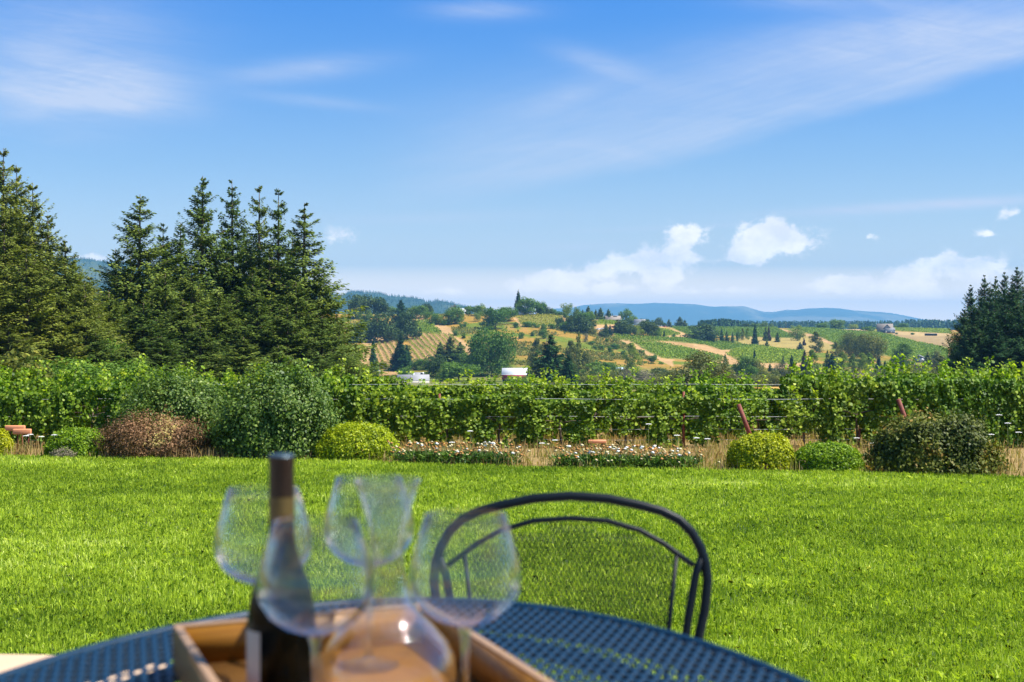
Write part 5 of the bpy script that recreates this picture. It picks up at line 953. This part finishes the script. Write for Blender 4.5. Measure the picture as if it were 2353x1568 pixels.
def mesh_panel(fn_top, x0, x1, z0, pitch, yfn, wr=.0012):
    """woven wire panel between x0..x1 and z0..fn_top(x)"""
    b = MB()
    for s_ in (-1, 1):
        for c_ in np.arange(-1.2, 1.2, pitch):
            seg = []
            for z in np.arange(z0, 1.2, .02):
                x = c_ + s_ * (z - z0) * .55
                if x0 <= x <= x1 and z <= fn_top(x): seg.append((x, yfn(z) + s_ * .0006, z))
                elif seg: break
            if len(seg) > 1: b.tube(seg, wr, 3)
    return b
def patio_chair(label, loc, rz, cushion=False):
    t = empty('patio_chair', loc, rz); tag(t, label, 'chair', 'blue metal patio chairs')
    yb = lambda z: .24 + (z - .44) * .16           # the back reclines away from the sitter, who faces -Y
    half = [(0, .813), (.075, .808), (.14, .795), (.185, .783), (.22, .766), (.245, .742), (.262, .712), (.272, .68), (.275, .645), (.268, .59), (.256, .543), (.246, .49), (.24, .44)]
    pts = [(-x, yb(z), z) for x, z in half[::-1]] + [(x, yb(z), z) for x, z in half[1:]]
    b = MB(); b.tube(pts, .0098, 12); b.build('back_frame', M['black'], t, smooth=True)
    ih = [(0, .769), (.075, .764), (.141, .745), (.19, .718), (.217, .698), (.248, .676)]
    pts = [(-x, yb(z), z) for x, z in ih[::-1]] + [(x, yb(z), z) for x, z in ih[1:]]
    b = MB(); b.tube(pts, .0056, 8); b.build('inner_arch', M['black'], t, smooth=True)
    for s_ in (-1, 1):
        b = MB(); b.tube([(s_ * .268, yb(.70), .70), (s_ * .252, yb(.66), .66), (s_ * .236, yb(.58), .58), (s_ * .222, yb(.5), .5), (s_ * .215, yb(.43), .43)], .0085, 10); b.build('back_bar', M['black'], t, smooth=True)
        b = MB(); b.tube([(s_ * .214, yb(.70), .70), (s_ * .196, yb(.56), .56), (s_ * .185, yb(.43), .43)], .0048, 8); b.build('thin_bar', M['black'], t, smooth=True)
    ix = [p_[0] for p_ in ih]; iz = [p_[1] for p_ in ih]
    b = mesh_panel(lambda x: float(np.interp(abs(x), ix, iz)) - .006, -.205, .205, .44, .0105, yb); b.build('back_mesh', M['black'], t)
    b = MB(); ring = [(.24 * math.copysign(abs(math.cos(a_)) ** .6, math.cos(a_)), .23 * math.copysign(abs(math.sin(a_)) ** .6, math.sin(a_)), .43) for a_ in np.linspace(0, 2 * math.pi, 40, endpoint=False)]
    b.tube(ring, .010, 8, closed=True); b.build('seat_frame', M['black'], t, smooth=True)
    b = MB()
    for s_ in (-1, 1):
        for c_ in np.arange(-.5, .5, .014):
            seg = [(c_ + s_ * y * .6, y, .432 + s_ * .0006) for y in np.arange(-.22, .221, .04) if abs(c_ + s_ * y * .6) < .225]
            if len(seg) > 1: b.tube(seg, .0011, 3)
    b.build('seat_mesh', M['black'], t)
    for sx in (-1, 1):
        for sy in (-1, 1): b = MB(); b.tube([(sx * .22, sy * .2, .43), (sx * .235, sy * .23, .2), (sx * .26, sy * .27, .01)], .0115, 8); b.build('leg', M['black'], t, smooth=True)
    if cushion:
        b = MB(); b.box((0, -.01, .455), (.50, .50, .045)); o = b.build('cushion', M['cushion'], t, bevel=.02)
    return t
patio_chair('dark metal patio chair with arched mesh back at the far table end', ((1310 - CX) / FPX * 2.6, 2.6 - .30, DZ), R(0))
patio_chair('patio chair with a tan seat cushion cut off at lower left', (-.98, 2.42, DZ), R(86), True)

# ------------------------------------------------------------------ tray, bottle, decanter, glasses
FL = Vector((-.45, 1.70)); th = R(22.5); tu = Vector((math.cos(th), math.sin(th))); tv = Vector((math.sin(th), -math.cos(th)))
TW, TL_, WT, WH = .355, .60, .010, .060
cc = FL + tu * TW / 2 + tv * TL_ / 2
tr = empty('serving_tray', (cc.x, cc.y, TZ + .002), th); tag(tr, 'shallow wooden serving tray with pale edges on the blue table', 'tray')
b = MB(); b.box((0, 0, .004), (TW - .002, TL_ - .002, .008)); b.build('base', M['wood'], tr)
def wall(n_, c_, d_):
    b = MB(); b.box((c_[0], c_[1], WH / 2), (d_[0], d_[1], WH - .004)); b.build('side_wall', M['wood'], tr)
    b = MB(); b.box((c_[0], c_[1], WH), (d_[0] + .001, d_[1] + .001, .004)); b.build('top_edge', M['woodedge'], tr, bevel=.001)
wall('', (0, TL_ / 2 - WT / 2), (TW, WT)); wall('', (0, -TL_ / 2 + WT / 2), (TW, WT)); wall('', (-TW / 2 + WT / 2, 0), (WT, TL_ - 2 * WT - .004)); wall('', (TW / 2 - WT / 2, 0), (WT, TL_ - 2 * WT - .004))
GZ = TZ + .002 + .0082
bt = empty('wine_bottle', (-.270, 1.5, GZ), 0); tag(bt, 'dark wine bottle with copper foil neck standing in the tray', 'bottle')
b = MB(); b.lathe([(0, .012), (.02, .004), (.034, 0), (.0385, .003), (.04, .008), (.04, .1), (.0395, .109), (.0375, .126), (.033, .1475), (.0245, .168), (.0178, .188), (.0150, .205), (.0142, .226), (.0140, .287), (.0148, .289), (.0148, .297), (.012, .3), (0, .3)], 64); b.build('body', M['bottle'], bt, smooth=True, merge=True)
b = MB(); b.lathe([(.0146, .252), (.0146, .287), (.0152, .290), (.0152, .2985)], 48); b.build('foil', M['capsule'], bt, smooth=True)
b = MB(); b.lathe([(.0148, .222), (.0147, .2515)], 48); b.build('foil_band', M['gold'], bt, smooth=True)
b = MB(); b.lathe([(.0153, .2983), (.0135, .3008), (0, .3012)], 48); b.build('foil_cap', M['tin'], bt, smooth=True)
b = MB(); b.lathe([(.0403, .02), (.0403, .1)], 40, a0=R(140), a1=R(270 - 27)); b.build('label', M['label'], bt, smooth=True)
dc = empty('wine_decanter', (-.146, 1.5, GZ)); tag(dc, 'clear glass decanter with flared mouth and wide base behind the front glasses', 'decanter')
po = [(0, .002), (.045, 0), (.068, .004), (.078, .018), (.081, .04), (.079, .062), (.070, .080), (.055, .098), (.040, .113), (.030, .128), (.0235, .148), (.0200, .170), (.0195, .190), (.021, .21), (.0255, .232), (.032, .252), (.0395, .270)]
pi_ = [(max(0, r - .0022), z + (.004 if z < .03 else 0)) for r, z in po][::-1]
b = MB(); b.lathe(po + [(.0385, .2708)] + pi_, 72); b.build('body', M['decanterglass'], dc, smooth=True, merge=True)
def wineglass(x, y, label, sc=1.0):
    t = empty('wine_glass', (x, y, GZ)); tag(t, label, 'wine glass', 'empty wine glasses in the tray'); t.scale = (sc,) * 3
    bo = [(0, .1305), (.006, .131), (.018, .1335), (.034, .140), (.048, .151), (.0575, .166), (.0605, .180), (.0595, .192), (.0560, .208), (.0500, .228), (.0430, .25)]
    bi = [(max(0, r - .0011), z + (.0022 if z < .14 else .0006)) for r, z in bo][::-1]; bi[0] = (bo[-1][0] - .0010, .25)
    b = MB(); b.lathe(bo + bi, 64); b.build('bowl', M['thinglass'], t, smooth=True, merge=True)
    b = MB(); b.lathe([(0, 0), (.039, 0), (.041, .0012), (.039, .0024), (.02, .0045), (.009, .009), (.0048, .018), (.0040, .04), (.0038, .09), (.0048, .118), (.0080, .1275), (.0075, .1302), (0, .1303)], 40); b.build('stem', M['glass'], t, smooth=True, merge=True)
    return t
wineglass(-.204, 1.33, 'large empty wine glass in front of the bottle')
wineglass(-.050, 1.37, 'large empty wine glass on the right in front of the chair')
wineglass(-.190, 1.70, 'empty wine glass behind the decanter at the back of the tray')
wineglass(-.308, 1.585, 'empty wine glass half hidden behind the left side of the bottle')

# ------------------------------------------------------------------ haze
m = bpy.data.materials.new('haze'); m.use_nodes = True; nt = m.node_tree; nt.nodes.clear()
vo = nt.nodes.new('ShaderNodeVolumePrincipled'); vo.inputs['Color'].default_value = (.25, .61, 1, 1); vo.inputs['Density'].default_value = HAZE_DENS; vo.inputs['Anisotropy'].default_value = 0
mo = nt.nodes.new('ShaderNodeOutputMaterial'); nt.links.new(vo.outputs[0], mo.inputs['Volume'])
b = MB(); b.box((0, 0, 0), (1, 1, 1)); o = b.build('haze', m); tag(o, kind='stuff')
zlo = -42; zhi = 285
o.location = (0, 8300, (zlo + zhi) / 2); o.scale = (99800, 17000, zhi - zlo)
